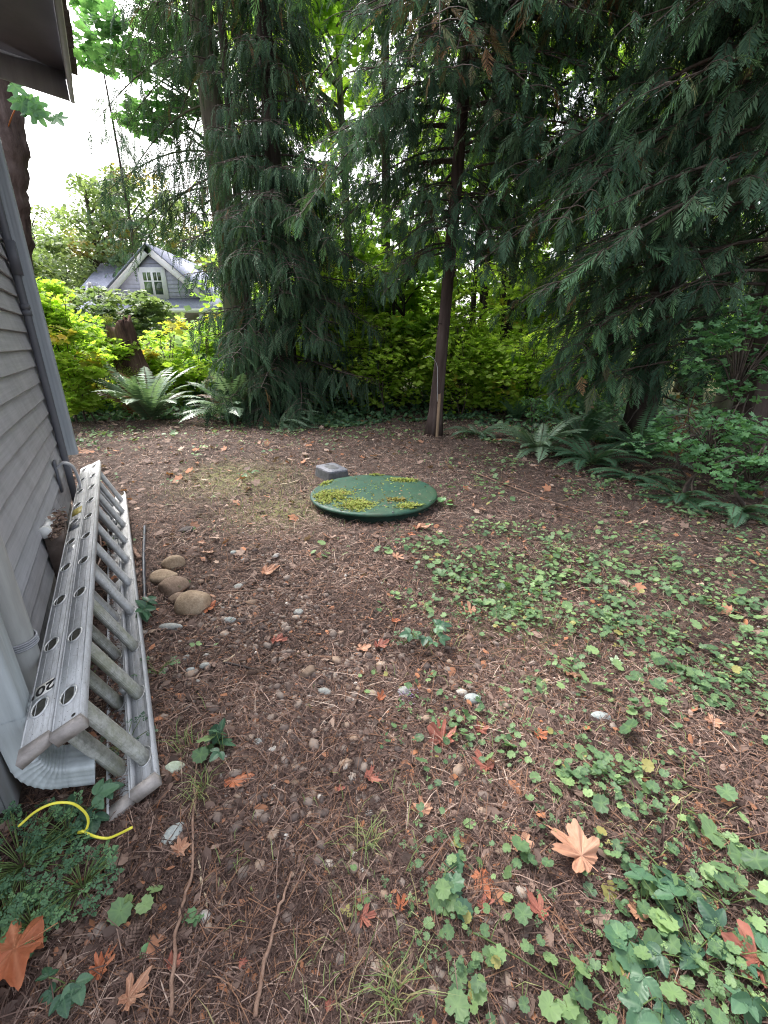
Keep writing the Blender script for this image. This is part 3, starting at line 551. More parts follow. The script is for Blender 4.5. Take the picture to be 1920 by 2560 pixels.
# grass wisps
def grassblades(g, c, rad, n, ln=(.04, .10), w=.0013, lean=.9):
    n = int(n*.8)
    x = c[0]+R.normal(0, rad, n); y = c[1]+R.normal(0, rad, n); az = R.uniform(0, 6.28, n); l = R.uniform(*ln, n)
    for i in range(n):
        dr = np.array([math.cos(az[i]), math.sin(az[i]), 0]); s = np.cross(dr, zd)*w; b = np.array([x[i], y[i], float(gh(x[i], y[i]))-.002]); q = R.uniform(.3, lean)
        m_ = b+dr*l[i]*q*.4+zd*l[i]*.55; t_ = b+dr*l[i]*q*1.1+zd*l[i]*R.uniform(.3, .8); g.add([b-s, b+s, m_+s*.8, m_-s*.8, t_], [(0, 1, 2, 3), (3, 2, 4)], (R.uniform(0, 1), .2, (R.uniform() < .15)*.8))
g = Geo()
for px, py, r_, n in ((900, 2120, .10, 60), (1000, 2520, .13, 90), (870, 2540, .08, 50), (1680, 1990, .10, 50), (620, 1200, .4, 420), (700, 1265, .3, 320), (1320, 1500, .3, 60), (1560, 1780, .3, 60), (580, 2160, .05, 18), (1080, 1700, .3, 40)): grassblades(g, G(px, py), r_, n)
tag(g.obj('grass', M_grass), 'thin sparse grass blades in small tufts across the floor', 'grass', kind='stuff')
# ================================================================== OWN HOUSE (local axes: x out of the wall, y along it, z up)
phi = math.atan2(nd[1], nd[0])
def HS(p): return np.array([nd@p, wd@p, p[2]])
WOFF, S0, S1 = -.47, 1.33, 4.33
hs = empty('grey_house', 'grey lap sided house wall with low dark eave at the left edge', 'house'); hs.rotation_euler = (0, 0, phi)
zl = W(97.6, 913.4, WOFF)[2]; ex = (W(52.4, 745, WOFF)[2]-W(118.4, 990, WOFF)[2])/6
g = Geo(); k0 = int((zl-.12)/ex); z = zl-k0*ex; zb = z
while z < 3.35:
    s = S0+.02; lens = []
    while s < S1: e_ = min(S1, s+R.uniform(1.6, 2.6)); lens.append((s, e_-.0015)); s = e_
    for a, b in lens:
        o1, o2 = WOFF-.002+R.uniform(-.001, .001), WOFF-.025; j = R.uniform(-.001, .001); zt = z+ex+.012
        ys = np.linspace(a, b, 14); wv = .0012*np.sin(ys*5+z*9)
        Vb = np.stack([o1+wv, ys, np.full(14, z+j)], 1); Vm = Vb+np.array([0, 0, .004]); Vt = np.stack([np.full(14, o2), ys, np.full(14, zt)], 1); Vi = np.stack([np.full(14, o1-.014), ys, np.full(14, z+j)], 1)
        V = np.concatenate([Vi, Vb, Vm, Vt]); F = [(r_*14+i, r_*14+i+1, (r_+1)*14+i+1, (r_+1)*14+i) for r_ in range(3) for i in range(13)]; g.add(V, F)
    z += ex
sd = g.obj('siding', M_siding, hs)
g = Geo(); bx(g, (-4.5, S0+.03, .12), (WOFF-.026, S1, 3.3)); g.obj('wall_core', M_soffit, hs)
g = Geo(); bx(g, (-4.4, S0+.05, -.3), (WOFF-.035, S1-.03, .125)); g.obj('foundation', simple('concrete_foundation', (.07, .07, .07), (.14, .14, .135), 12, .9, .5), hs)
for lo, hi, nm in (((WOFF-.022, S0-.02, .045), (WOFF+.004, S0+.07, 3.3), 0), ((WOFF-.12, S0-.022, .045), (WOFF-.024, S0+.0, 3.3), 0), ((WOFF-.02, S1-.03, .10), (WOFF+.012, S1+.05, 3.3), 1)):
    g = Geo(); bx(g, lo, hi); g.obj('corner_trim', M_trim, hs)
g = Geo(); bx(g, (-4.5, S0-.006, .08), (WOFF-.13, S0+.028, 3.3)); g.obj('gable_siding', M_siding, hs)
# eave
SE, NE, ZE = 4.80, .108, 2.975; sl_ = .117
def roofz(n): return ZE+(NE-n)*sl_
def slab(g, n0, n1, s0, s1, z0, z1):
    V = [[n, s, roofz(n)+z] for n in (n0, n1) for s in (s0, s1) for z in (z0, z1)]; g.add(V, [(0, 1, 3, 2), (4, 6, 7, 5), (0, 4, 5, 1), (2, 3, 7, 6), (0, 2, 6, 4), (1, 5, 7, 3)])
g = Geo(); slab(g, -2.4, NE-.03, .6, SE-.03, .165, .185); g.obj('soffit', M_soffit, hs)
g = Geo(); slab(g, NE-.028, NE, .55, SE, 0, .19); g.obj('fascia', M_trim, hs)
g = Geo(); slab(g, -2.4, NE-.03, SE-.028, SE, .005, .19); g.obj('rake_board', M_trim, hs)
g = Geo(); slab(g, NE-.0, NE+.014, .55, SE+.012, .14, .20); slab(g, -2.4, NE-.0, SE, SE+.014, .14, .20); g.obj('drip_edge', M_white, hs)
g = Geo()
for i in range(12):
    n1 = NE+.045-i*.14; s = .5
    while s < SE+.04:
        e_ = min(SE+.045, s+R.uniform(.12, .3)); q = R.uniform(-.012, .012); slab(g, n1-.30, n1+q, s, e_-.004, .192+i*.004*0+.004+R.uniform(0, .004)+.0, .212+R.uniform(0, .008)); s = e_
g.obj('roof_shingles', M_shingle, hs)
# pipes on the wall
def rectprof(a, b, c=.12, rib=True):
    P_ = []
    for sx, sy in ((1, 1), (-1, 1), (-1, -1), (1, -1)):
        q = [(sx*a*(1-c), sy*b), (sx*a, sy*b*(1-c))]; P_ += q if sx*sy < 0 else q[::-1]
    out = []
    for i, p in enumerate(P_):
        r_ = P_[(i+1) % 8]; out.append(p); L_ = math.dist(p, r_)
        if L_ > .5*min(a, b):
            for t in (.2, .28, .36, .44, .56, .64, .72, .80):
                x = p[0]+(r_[0]-p[0])*t; y = p[1]+(r_[1]-p[1])*t; nrm = math.hypot(x, y); d = (.05*min(a, b) if (int(t*12.5) % 2) else -.01*min(a, b)) if rib else 0
                nx_, ny_ = (0, math.copysign(1, y)) if abs(abs(p[1])-abs(b)) < 1e-6 and abs(p[1]-r_[1]) < 1e-6 else (math.copysign(1, x), 0); out.append((x-nx_*d, y-ny_*d))
    return out
def sweep(g, P_, prof, up, sc=None, cap=False):
    """profile swept with a fixed side axis 'up'"""
    P_ = np.asarray(P_, float); T = np.gradient(P_, axis=0); T /= np.linalg.norm(T, axis=1)[:, None]; up = np.asarray(up, float); S = np.cross(T, up); S /= np.linalg.norm(S, axis=1)[:, None]; sc = np.ones(len(P_)) if sc is None else np.asarray(sc); pr = np.array(prof); m_ = len(pr)
    V = P_[:, None]+sc[:, None, None]*(pr[None, :, :1]*up[None, None]+pr[None, :, 1:]*S[:, None]); n = len(P_); i = np.arange(n-1)[:, None]*m_; j = np.arange(m_)[None]; k = (j+1) % m_
    g.add(V.reshape(-1, 3), np.stack([i+j, i+k, i+m_+k, i+m_+j], -1).reshape(-1, 4))
def wallthing(name, label, cat, group=None):
    e = empty(name, label, cat, (0, 0, 0), group); e.rotation_euler = (0, 0, phi); return e
# near downspout with elbow (local n, s, z)
e = wallthing('downspout', 'pale blue grey corrugated downspout with curved elbow under the near ladder end', 'downspout')
pr = rectprof(.052, .036); g = Geo(); nC, sC = -.418, 1.36
sweep(g, [(nC, sC, z) for z in (3.1, 2.2, 1.2, .6, .30)], pr, (0, 1, 0)); g.obj('pipe', M_spout, e, True)
g = Geo(); pts = [(nC, sC, .34), (nC, sC, .27)]; sc = [1.07, 1.07]; na = 9
for i in range(na):
    a = (i+1)/na*math.radians(84)
    for d, s_ in ((-.03, 1.0), (0, 1.03), (.03, 1.0)):
        a2 = a+d; pts.append((nC+.095*(1-math.cos(a2)), sC-.018*a, .195-.095*math.sin(a2))); sc.append(s_)
pts += [(nC+.108, sC-.03, .096), (nC+.130, sC-.035, .092), (nC+.152, sC-.04, .088)]; sc += [1.03, 1.03, 1.03]
sweep(g, pts, pr, (0, 1, 0), sc); el = g.obj('elbow', M_spout, e, True)
g = Geo(); p_ = [(q[0]*1., q[1], q[2]) for q in pts[-3:]]; sweep(g, [np.array(p_[0])*1, np.array(p_[2])-[.002, 0, 0]], rectprof(.049, .033), (0, 1, 0), [1.0, 1.0]); g.obj('opening', M_holeshade, e, True)  # pipe mouth lined near-black, painting its inner shade
# round vent pipe with strap
e = wallthing('round_pipe', 'grey white round pipe strapped to the siding behind the ladder', 'pipe')
c = HS(W(66, 1650, -.425)); sP = c[1]-.01
g = Geo(); tube(g, [(-.425+dn, sP, z) for z, dn in ((3.0, 0), (2, 0), (1.2, 0), (.5, 0), (-.05, 0))], .043, 20, cap=False); g.obj('pipe', M_pvcg, e, True)
zs = HS(W(55, 1578, -.425))[2]; g = Geo(); an = np.linspace(-2.0, 2.0, 22); ring = [(-.425+.049*math.cos(a), sP+.049*math.sin(a), zs) for a in an]; ring = [(WOFF+.005, sP-.085, zs), (WOFF+.02, sP-.055, zs)]+ring[::1]+[(WOFF+.02, sP+.055, zs), (WOFF+.005, sP+.085, zs)]
for dz in (-.011, -.004, .004, .011): tube(g, [(a, b, z+dz) for a, b, z in ring], .0035, 6)
g.obj('strap', M_trim, e, True)
# far rectangular downspout
e = wallthing('corner_downspout', 'grey rectangular downspout on the far house corner ending above the ladder', 'downspout'); sF = 4.24; zE = HS(W(190, 1166, -.41))[2]; zE = .475
g = Geo(); sweep(g, [(-.412, sF, z) for z in (2.95, 2, 1, zE)], rectprof(.050, .044), (1, 0, 0)); g.obj('pipe', M_spout if 0 else paint('grey_blue_downspout', (.36, .40, .44), .2, .4, (8, 8, .5), 5, .15), e, True)
g = Geo(); sweep(g, [(-.412, sF, zE+.004), (-.412, sF, zE-.001)], rectprof(.047, .041), (1, 0, 0)); g.F.append(np.array([list(range(g.n//2, g.n))])); g.obj('opening', M_holeshade, e)  # dark cap over the pipe end paints the shade inside
# dark round conduit with collars
e = wallthing('dark_conduit', 'dark grey round conduit with box collar beside the corner downspout', 'pipe'); nD_, sD = -.448, 4.14
g = Geo(); tube(g, [(nD_, sD, z) for z in (3.0, 2, 1, .35, .05)], .024, 14); g.obj('pipe', M_pipe, e, True)
zc = HS(W(48, 660, nD_))[2]; g = Geo(); bx(g, (nD_-.018, sD-.036, zc-.10), (nD_+.036, sD+.03, zc+.10)); g.obj('collar', M_pipe, e)
for pz in (.62, .70):
    g = Geo(); tube(g, [(nD_, sD, zc-pz*.5), (nD_, sD, zc-pz*.5+.03)], .030, 14); g.obj('coupling', M_pipe, e, True)
# wall hook
e = wallthing('wall_hook', 'grey U shaped metal ladder hook on the wall above the ladder end', 'hook')
hk = HS(W(157, 1157, -.42)); g = Geo(); P_ = bez([(WOFF+.01, hk[1], hk[2]-.03), (WOFF+.055, hk[1], hk[2]+.0), (WOFF+.10, hk[1], hk[2]-.035), (WOFF+.115, hk[1], hk[2]-.12), (WOFF+.115, hk[1], hk[2]-.22)], 5); sweep(g, P_, [(.03, .006), (-.03, .006), (-.03, -.006), (.03, -.006)], (0, 1, 0)); g.obj('hook_arm', M_trim, e)
g = Geo(); bx(g, (WOFF-.003, hk[1]-.035, hk[2]-.2), (WOFF+.012, hk[1]+.035, hk[2]+.02)); g.obj('hook_plate', M_pipe, e)
# small white pipe stub with debris
e = wallthing('white_pipe_stub', 'short white pipe stub with brown debris against siding behind the ladder', 'pipe'); q = HS(W(128, 1330, -.43)); g = Geo()
tube(g, [(WOFF+.012, q[1], q[2]), (WOFF+.012, q[1]+.34, q[2]-.03)], .022, 14); g.obj('pipe', M_white, e, True)
g = Geo(); tube(g, [(WOFF+.012, q[1], q[2]+.0), (WOFF+.012, q[1]+.04, q[2]-.004)], .03, 14); g.obj('fitting', M_white, e, True); g = Geo(); tube(g, [(WOFF+.012, q[1]+.2, q[2]-.018), (WOFF+.012, q[1]+.25, q[2]-.022)], .03, 14); g.obj('fitting', M_white, e, True)
g = Geo(); n = 260; Lp = np.stack([WOFF+.02+R.uniform(0, .06, n), q[1]+R.uniform(-.02, .36, n), q[2]-.02+R.normal(0, .018, n)], 1); az = R.uniform(0, 6.28, n); g.inst(bit, basis(np.stack([np.cos(az), np.sin(az), R.normal(0, .5, n)], 1), np.stack([R.normal(0, .4, n), R.normal(0, .4, n), np.ones(n)], 1))*R.uniform(.008, .03, n)[:, None, None], Lp, np.stack([R.uniform(.1, .9, n), 0*az, 0*az], 1)); g.obj('debris', M_bits, e)
g = Geo(); bx(g, (WOFF+.0, q[1]+.02, q[2]-.34), (WOFF+.075, q[1]+.30, q[2]-.04)); g.obj('backing_block', simple('dirty_wood_block', (.08, .06, .05), (.19, .15, .13), 14, .9, .5), e)

# ================================================================== LADDER
t3 = nd*.917+zd*.40; t3 /= np.linalg.norm(t3); r3 = np.cross(wd, t3); A0 = wd*1.17+nd*(-.375)+zd*.33
lad = empty('extension_ladder', 'weathered aluminium extension ladder lying on its side along the house wall', 'ladder')
lad.matrix_world = Matrix([[wd[0], t3[0], r3[0], A0[0]], [wd[1], t3[1], r3[1], A0[1]], [wd[2], t3[2], r3[2], A0[2]], [0, 0, 0, 1]])
LW = .355
def rail(y0, y1, zt, sgn, s0, s1):
    g = Geo(); th = .0028; fl = .026
    bx(g, (s0, y0, min(zt, zt+sgn*th)), (s1, y1, max(zt, zt+sgn*th)))
    for ya, yb in ((y0-.0015, y0+.003), (y1-.003, y1+.0015)): bx(g, (s0+.001, ya, min(zt-sgn*.0012, zt+sgn*fl)), (s1-.001, yb, max(zt-sgn*.0012, zt+sgn*fl)))
    for q in (.30, .70):   # pressed ribs along the web
        yy = y0+(y1-y0)*q; bx(g, (s0+.002, yy-.0012, min(zt-sgn*.0011, zt)), (s1-.002, yy+.0012, max(zt-sgn*.0011, zt)))
        bx(g, (s0+.002, yy-.0012, min(zt+sgn*th, zt+sgn*(th+.0012))), (s1-.002, yy+.0012, max(zt+sgn*th, zt+sgn*(th+.0012))))
    return g.obj('rail', M_alu, lad)
def ellring(g, s, y, z, a, b, r_, sgn=1):
    an = np.linspace(0, 2*math.pi, 25); tube(g, [(s+a*math.cos(q), y+b*math.sin(q), z) for q in an], r_, 6, cap=False)
secs = ((-.004, .066, 0.0, 3.165, .155, 'base'), (.074, .147, -.006, 3.155, .130, 'fly'))
for y0, y1, s0, s1, sr, nm in secs:
    off = 0 if nm == 'base' else .004
    ru = rail(y0, y1, off, 1, s0, s1); rl = rail(y0, y1, LW-off, -1, s0, s1); yc = (y0+y1)/2-.002
    for k in range(10):
        s = sr+.3205*k
        if s > s1-.05: continue
        g = Geo(); pr = [(.0345*math.cos(a), .0215*math.sin(a)*(1 if math.sin(a) < 0 else .75)) for a in np.arange(20)/20*6.2832]
        tube(g, [(s, yc, off+.004), (s, yc, LW/2), (s, yc, LW-off-.004)], 1.0, prof=pr, cap=False)
        rg = g.obj('rung', M_rung if k < 3 else M_alu, lad, True)
        for zz, sg in ((off-.0018, -1), (LW-off+.0018, 1)):
            g = Geo(); ellring(g, s, yc, zz, .0370, .0235, .0032)
            if sg > 0: ellring(g, s, yc, LW-off-.0045, .0380, .024, .0028)
            else: ellring(g, s, yc, off+.0045, .0380, .024, .0028)
            g.obj('rivet_ring', M_rivet, rg, True)
        an = np.arange(20)/20*6.2832; g = Geo(); V = [(s+.0340*math.cos(a), yc+.0205*math.sin(a), off-.0008) for a in an]; g.add(V, [tuple(range(20))]); g.add([(s+.0150*math.cos(a), yc+.0085*math.sin(a)+.002, off-.0014) for a in an], [tuple(range(20))]) if 0 else None; g.obj('rung_hole_shade', M_holeshade, rg)  # flat dark disc paints the shade of the rung hole
    # end caps
    for zt, sg in ((off, 1), (LW-off, -1)):
        g = Geo(); bx(g, (s0-.008, y0-.003, min(zt-sg*.003, zt+sg*.030)), (s0+.020, y1+.003, max(zt-sg*.003, zt+sg*.030))) if nm == 'fly' else bx(g, (s0-.004, y0-.003, min(zt-sg*.003, zt+sg*.020)), (s0+.026, y1+.002, max(zt-sg*.003, zt+sg*.020)))
        if nm == 'base':
            V = g.V[-1]; V[:, 0] -= np.where((V[:, 0] < s0+.01) & (V[:, 1] < y0+.01), .022, 0)
        cp = g.obj('end_cap', M_cap, lad)
    if nm == 'fly':
        g = Geo(); g.add([(s0+.035+.006*math.cos(a), y1-.018+.006*math.sin(a), off-.0012) for a in np.arange(14)/14*6.283], [tuple(range(14))]); g.obj('bolt_hole_shade', M_holeshade, ru)  # dark disc on the web stands for a shaded hole
# stickers
def sticker(name, s0, s1, y0, y1, mat, z=-.0022):
    g = Geo(); bx(g, (s0, y0, z-.0006), (s1, y1, z)); return g.obj(name, mat, lad)
ls = sticker('length_sticker', .205, .262, .006, .058, M_stickw)
sticker('yellow_sticker', 1.88, 2.01, .004, .062, M_sticky); ws = sticker('warning_sticker', 1.62, 1.76, .004, .062, M_stickg); sticker('small_label', 1.30, 1.40, .022, .056, M_stickw if 0 else M_rivet)
cu = bpy.data.curves.new('length_text', 'FONT'); cu.body = "20'"; cu.size = .056; cu.extrude = .0004; cu.align_x = 'CENTER'; cu.align_y = 'CENTER'; cu.offset = .0012
to = bpy.data.objects.new('length_print', cu); C.objects.link(to)
dg = bpy.context.evaluated_depsgraph_get(); me = bpy.data.meshes.new_from_object(to.evaluated_get(dg)); bpy.data.objects.remove(to)
to = bpy.data.objects.new('length_print', me); me.materials.clear(); me.materials.append(M_stickk); C.objects.link(to); to.parent = ls
# text reading direction: along -y (towards the wall), top of glyphs towards the camera end (-s); normal = -z (ladder local)
# glyph x axis -> local (0,-1,0); glyph y axis -> local (-1,0,0); cross = (-1? )
gx_, gy_ = Vector((0, -1, 0)), Vector((-1, 0, 0)); gz_ = gx_.cross(gy_)
if gz_.z > 0: gx_ = -gx_; gz_ = -gz_
to.matrix_local = Matrix([[-gx_.x if 0 else gx_.x, gy_.x, gz_.x, .2335], [gx_.y, gy_.y, gz_.y, .032], [gx_.z, gy_.z, gz_.z, -.0034], [0, 0, 0, 1]])
# rung lock band, pulley and hardware
g = Geo(); bx(g, (.475-.021, .012, .085), (.475+.021, .050, .112)); g.obj('clamp_band', M_pipe, lad)
g = Geo(); tube(g, [(.475, .052, .098), (.475, .056, .098)], .007, 10); g.obj('clamp_bolt', M_rivet, lad)
for s_, z_ in ((.50, LW-.03), (2.12, LW-.05), (2.44, LW-.04)):
    g = Geo(); bx(g, (s_-.03, .060, z_-.022), (s_+.03, .078, z_+.012)); tube(g, bez([(s_-.03, .085, z_), (s_, .095, z_-.02), (s_+.03, .085, z_)], 6), .005, 6); g.obj('rung_lock', M_rivet, lad)
g = Geo(); tube(g, bez([(.55, .04, .02), (.62, .02, .12), (.9, .05, .16), (1.2, .02, .15), (1.6, .045, .20), (2.2, .03, .19)], 10), .0045, 6); g.obj('rope', M_rope, lad, True)

# ================================================================== LID, VALVE BOX
lid = empty('septic_lid', 'large round green lid with yellow green moss patches lying on the soil', 'lid', lidc-np.array([0, 0, .07]))
g = Geo(); prof = [(0, .085), (.25, .083), (.45, .077), (.52, .070), (.545, .068), (.556, .060), (.559, .050), (.553, .042), (.543, .040), (.538, .050), (.51, .055)]; ns = 96; V = []
for r_, z in prof:
    for i in range(ns): a = i/ns*6.28318; V.append((r_*math.cos(a), r_*math.sin(a), z+.003*math.sin(3*a+1)*r_))
g.add(V, [(k*ns+i, k*ns+(i+1) % ns, (k+1)*ns+(i+1) % ns, (k+1)*ns+i) for k in range(len(prof)-1) for i in range(ns)]); g.obj('cover', M_lid, lid, True)
g = Geo(); tube(g, [(0, 0, -.04), (0, 0, .054)], .51, 64, cap=False); g.obj('riser', M_riser, lid, True)
for i in range(8):
    a = i/8*6.283+.3; g = Geo(); tube(g, [(.535*math.cos(a), .535*math.sin(a), .066), (.535*math.cos(a), .535*math.sin(a), .0740)], .008, 6); g.obj('bolt', M_pipe, lid)
for cx, cy, rx, ry, n, brown in ((805, 1203, .10, .12, 1100, 0), (832, 1240, .17, .17, 3200, .12), (893, 1262, .15, .12, 2200, .1), (940, 1184, .09, .05, 500, 0), (1008, 1200, .13, .07, 1100, 0), (1035, 1264, .14, .065, 1100, .05), (990, 1250, .10, .05, 350, .8), (930, 1225, .42, .40, 220, .35)):
    p = G(cx, cy, .08)-lidc; u = R.normal(0, .45, (n, 2)); keep = vnoise(u[:, 0]*3+cx, u[:, 1]*3, 1.6, 21) > .30; u = u[keep]; n = len(u); x = p[0]+u[:, 0]*rx; y = p[1]+u[:, 1]*ry; rr = np.hypot(x, y); q = rr < .54; x, y, rr = x[q], y[q], rr[q]; n = len(x)
    hgt = np.interp(rr, [0, .25, .45, .55], [.085, .083, .077, .070]); az = R.uniform(0, 6.28, n); X = np.stack([np.cos(az), np.sin(az), R.uniform(.1, 1.2, n)], 1)
    g = Geo(); g.inst(kite(1, .6, -.2), basis(X, np.stack([0*x, 0*x, np.ones(n)], 1)+R.normal(0, .2, (n, 3)))*R.uniform(.010, .026, n)[:, None, None], np.stack([x, y, hgt-.001+R.uniform(0, .012, n)*(1-np.hypot(u[q][:, 0], u[q][:, 1])).clip(.2, 1)], 1), np.stack([R.uniform(.1, .9, n), 0*x, (R.uniform(0, 1, n) < brown)*.8], 1)); g.obj('moss', M_moss, lid)
g = Geo(); n = 60; a_ = R.uniform(0, 6.28, n); r_ = .5*np.sqrt(R.uniform(0, 1, n)); M_, P_ = lay(r_*np.cos(a_), r_*np.sin(a_), 0, .2, n); P_[:, 2] = np.interp(r_, [0, .25, .45, .55], [.085, .083, .077, .070])+.003; g.inst(bit, M_*R.uniform(.006, .022, n)[:, None, None], P_, np.stack([R.uniform(.3, 1, n), 0*a_, (R.uniform(0, 1, n) < .2)*.8], 1)); g.obj('debris', M_bits, lid)
vb = empty('valve_box', 'small grey rectangular plastic valve box beside the round green lid', 'valve box', boxc-[0, 0, .085])
q = [p-boxc for p in boxp]
def rrect(q, sc, k=5, c=.16):
    out = []
    for i in range(4):
        p, a, b = q[i], q[i-1], q[(i+1) % 4]; s_, e_ = p+(a-p)*c, p+(b-p)*c
        for t in np.linspace(0, 1, k): out.append(((1-t)**2*s_+2*t*(1-t)*p+t*t*e_)*sc)
    return np.array(out)
def loft(g, rings):
    m_ = len(rings[0]); g.add(np.concatenate(rings), [(k*m_+i, k*m_+(i+1) % m_, (k+1)*m_+(i+1) % m_, (k+1)*m_+i) for k in range(len(rings)-1) for i in range(m_)]+[tuple(range((len(rings)-1)*m_, len(rings)*m_))])
def ring(sc, z): r_ = rrect(q, sc); r_[:, 2] = z; return r_
g = Geo(); loft(g, [ring(1.10, -.04), ring(1.0, .066), ring(1.0, .070), ring(.96, .072)]); g.obj('body', M_vbox, vb)
g = Geo(); loft(g, [ring(.985, .070), ring(.985, .082), ring(.96, .086)]); lo_ = g.obj('lid', M_vlid, vb)
g = Geo(); loft(g, [ring(.45, .0862), ring(.45, .0885), ring(.43, .0892)]); g.obj('raised_panel', M_vbox, lo_)
k_ = q[0]*.30+q[1]*.45; g = Geo(); g.add([(k_[0]+dx, k_[1]+dy, .0872) for dx, dy in ((-.022, -.014), (.022, -.014), (.022, .014), (-.022, .014))], [(0, 1, 2, 3)]); g.obj('pry_slot_shade', M_holeshade, lo_)  # flat dark patch paints the shade of the slot

# ================================================================== NEIGHBOUR'S HOUSE
D = 27.0; nb = empty('neighbour_house', 'pale lilac shingled house with blue grey roofs and white trim beyond the stump', 'house', (0, 0, 0))
def PP(x, y, d=0.0): return P(x, y, D+d)
def poly(g, pts, dy=.0, thick=.15):
    pts = [np.array(p)+[0, dy, 0] for p in pts]; n = len(pts); b = [p+np.array([0, thick, 0]) for p in pts]; g.add(np.array(pts+b), [tuple(range(n)), tuple(range(2*n-1, n-1, -1))]+[(i, i+n, (i+1) % n+n, (i+1) % n) for i in range(n)])
lb, ap, rb = PP(237, 760), PP(362, 613), PP(545, 782); rb[2] = lb[2]
ap[0] = (lb[0]+rb[0])/2+.0
ap = np.array([PP(366, 613)[0], D, PP(366, 613)[2]])
g = Geo(); poly(g, [lb+[.35, 0, 0], rb-[.35, 0, 0], ap-[0, 0, .35]], .18, 5)
g.obj('gable_wall', M_nsid, nb)
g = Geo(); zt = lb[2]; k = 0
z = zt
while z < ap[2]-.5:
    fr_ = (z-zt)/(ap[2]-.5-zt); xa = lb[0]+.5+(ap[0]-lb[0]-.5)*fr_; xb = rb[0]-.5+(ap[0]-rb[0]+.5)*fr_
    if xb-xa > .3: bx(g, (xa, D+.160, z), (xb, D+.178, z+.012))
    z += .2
g.obj('shingle_shadow_lines', simple('shingle_shadow_edge', (.22, .22, .27), (.30, .30, .36), 10), nb)  # thin darker strips paint the shadow line under each shingle course
def beam(g, a, b, w_, h_):   # board between two points in the facade plane
    a = np.array(a); b = np.array(b); d = (b-a)/np.linalg.norm(b-a); up = np.cross(d, [0, -1, 0]); up = up if up[2] > 0 else -up; V = []
    for p in (a, b):
        for u in (0, h_):
            for v in (0, w_): V.append(p+up*(u-h_)+np.array([0, v, 0]))
    g.add(V, [(0, 1, 3, 2), (4, 6, 7, 5), (0, 4, 5, 1), (2, 3, 7, 6), (0, 2, 6, 4), (1, 5, 7, 3)])
for a, b in ((lb, ap), (rb, ap)):
    g = Geo(); beam(g, a, b+[0, 0, .0], .06, .32); g.obj('rake_board', M_nwhite, nb)
    a2, b2 = a+[0, -.12, .02], b+[0, -.12, .02]; g = Geo(); poly(g, [a2, b2, b2+[0, 0, .09], a2+[0, 0, .09]], 0, 6.5); g.obj('gable_roof', M_nroof, nb)
wz = [PP(345, 672), PP(405, 672), PP(412, 745), PP(356, 745)]; x0, x1 = PP(348, 700)[0], PP(411, 700)[0]; z0, z1 = PP(380, 746)[2], PP(380, 670)[2]
g = Geo(); bx(g, (x0-.05, D+.08, z0-.05), (x1+.05, D+.155, z1+.05)); wn = g.obj('window', M_nwhite, nb)
xm = (x0+x1)/2; fw = .2
for xa, xb in ((x0+fw, xm-.07), (xm+.07, x1-fw)):
    zm = z1-fw-.42
    for za, zb_, spl in ((z0+fw, zm-.03, False), (zm+.03, z1-fw, True)):
        cols = [(xa, (xa+xb)/2-.03), ((xa+xb)/2+.03, xb)] if spl else [(xa, xb)]
        for ca, cb in cols: g = Geo(); bx(g, (ca, D+.072, za), (cb, D+.079, zb_)); g.obj('pane', M_glass, wn)
# pent roof, gutter, porch wall
pl, pr_ = PP(228, 775), PP(560, 782)
g = Geo(); zg = PP(232, 776)[2]; za = PP(250, 752)[2]; V = [(pl[0]-.3, D-1.0, zg), (pr_[0], D-1.0, zg), (pr_[0], D+.16, za+.15), (pl[0]+.2, D+.16, za+.15)]; V += [(a, b, c-.1) for a, b, c in V]; g.add(V, [(0, 1, 2, 3), (7, 6, 5, 4), (0, 4, 5, 1), (1, 5, 6, 2), (2, 6, 7, 3), (3, 7, 4, 0)]); g.obj('pent_roof', M_nroof, nb)
g = Geo(); bx(g, (pl[0]-.35, D-1.12, zg-.18), (pr_[0], D-1.01, zg+.02)); g.obj('gutter', M_nwhite, nb)
g = Geo(); bx(g, (pl[0], D+.1, 0), (pr_[0]-.1, D+.45, zg+.3)); g.obj('porch_wall', M_ntan, nb)
for x in (240, 272, 400, 520): q_ = PP(x, 800); g = Geo(); bx(g, (q_[0]-.12, D-.95, 0), (q_[0]+.12, D-.7, zg-.19)); g.obj('porch_post', M_nwhite, nb)
# main roof behind, hipped to the left
r1, r2, e1 = P(252, 658, D+5), P(335, 662, D+5), P(198, 722, D+1.0); e2 = np.array([r2[0]+1, D+.6, e1[2]])
g = Geo(); bk = np.array([0, 8, 0]); V = [e1, np.array([r2[0]+4, D+1., e1[2]]), r2+[4, 0, 0], r1, e1+bk, r2+[4, 0, 0]+bk*.5-[0, 0, 2]]; g.add(np.array(V), [(0, 1, 2, 3), (0, 3, 4), (3, 2, 5, 4)]); g.obj('main_roof', M_nroof, nb)
g = Geo(); bx(g, (e1[0]+.5, D+1.3, 0), (r2[0]+3, D+8, e1[2]-.02)); g.obj('side_wall', M_nsid, nb)
d0, d1, d2 = P(206, 742, D+.9), P(222, 704, D+.9), P(246, 742, D+.9)
for a, b in ((d0, d1), (d2, d1)):
    g = Geo(); beam(g, a, b, .06, .2); g.obj('dormer_trim', M_nwhite, nb)
g = Geo(); poly(g, [d0, d2, d1], .07, 1.5); g.obj('dormer', M_nroof, nb)

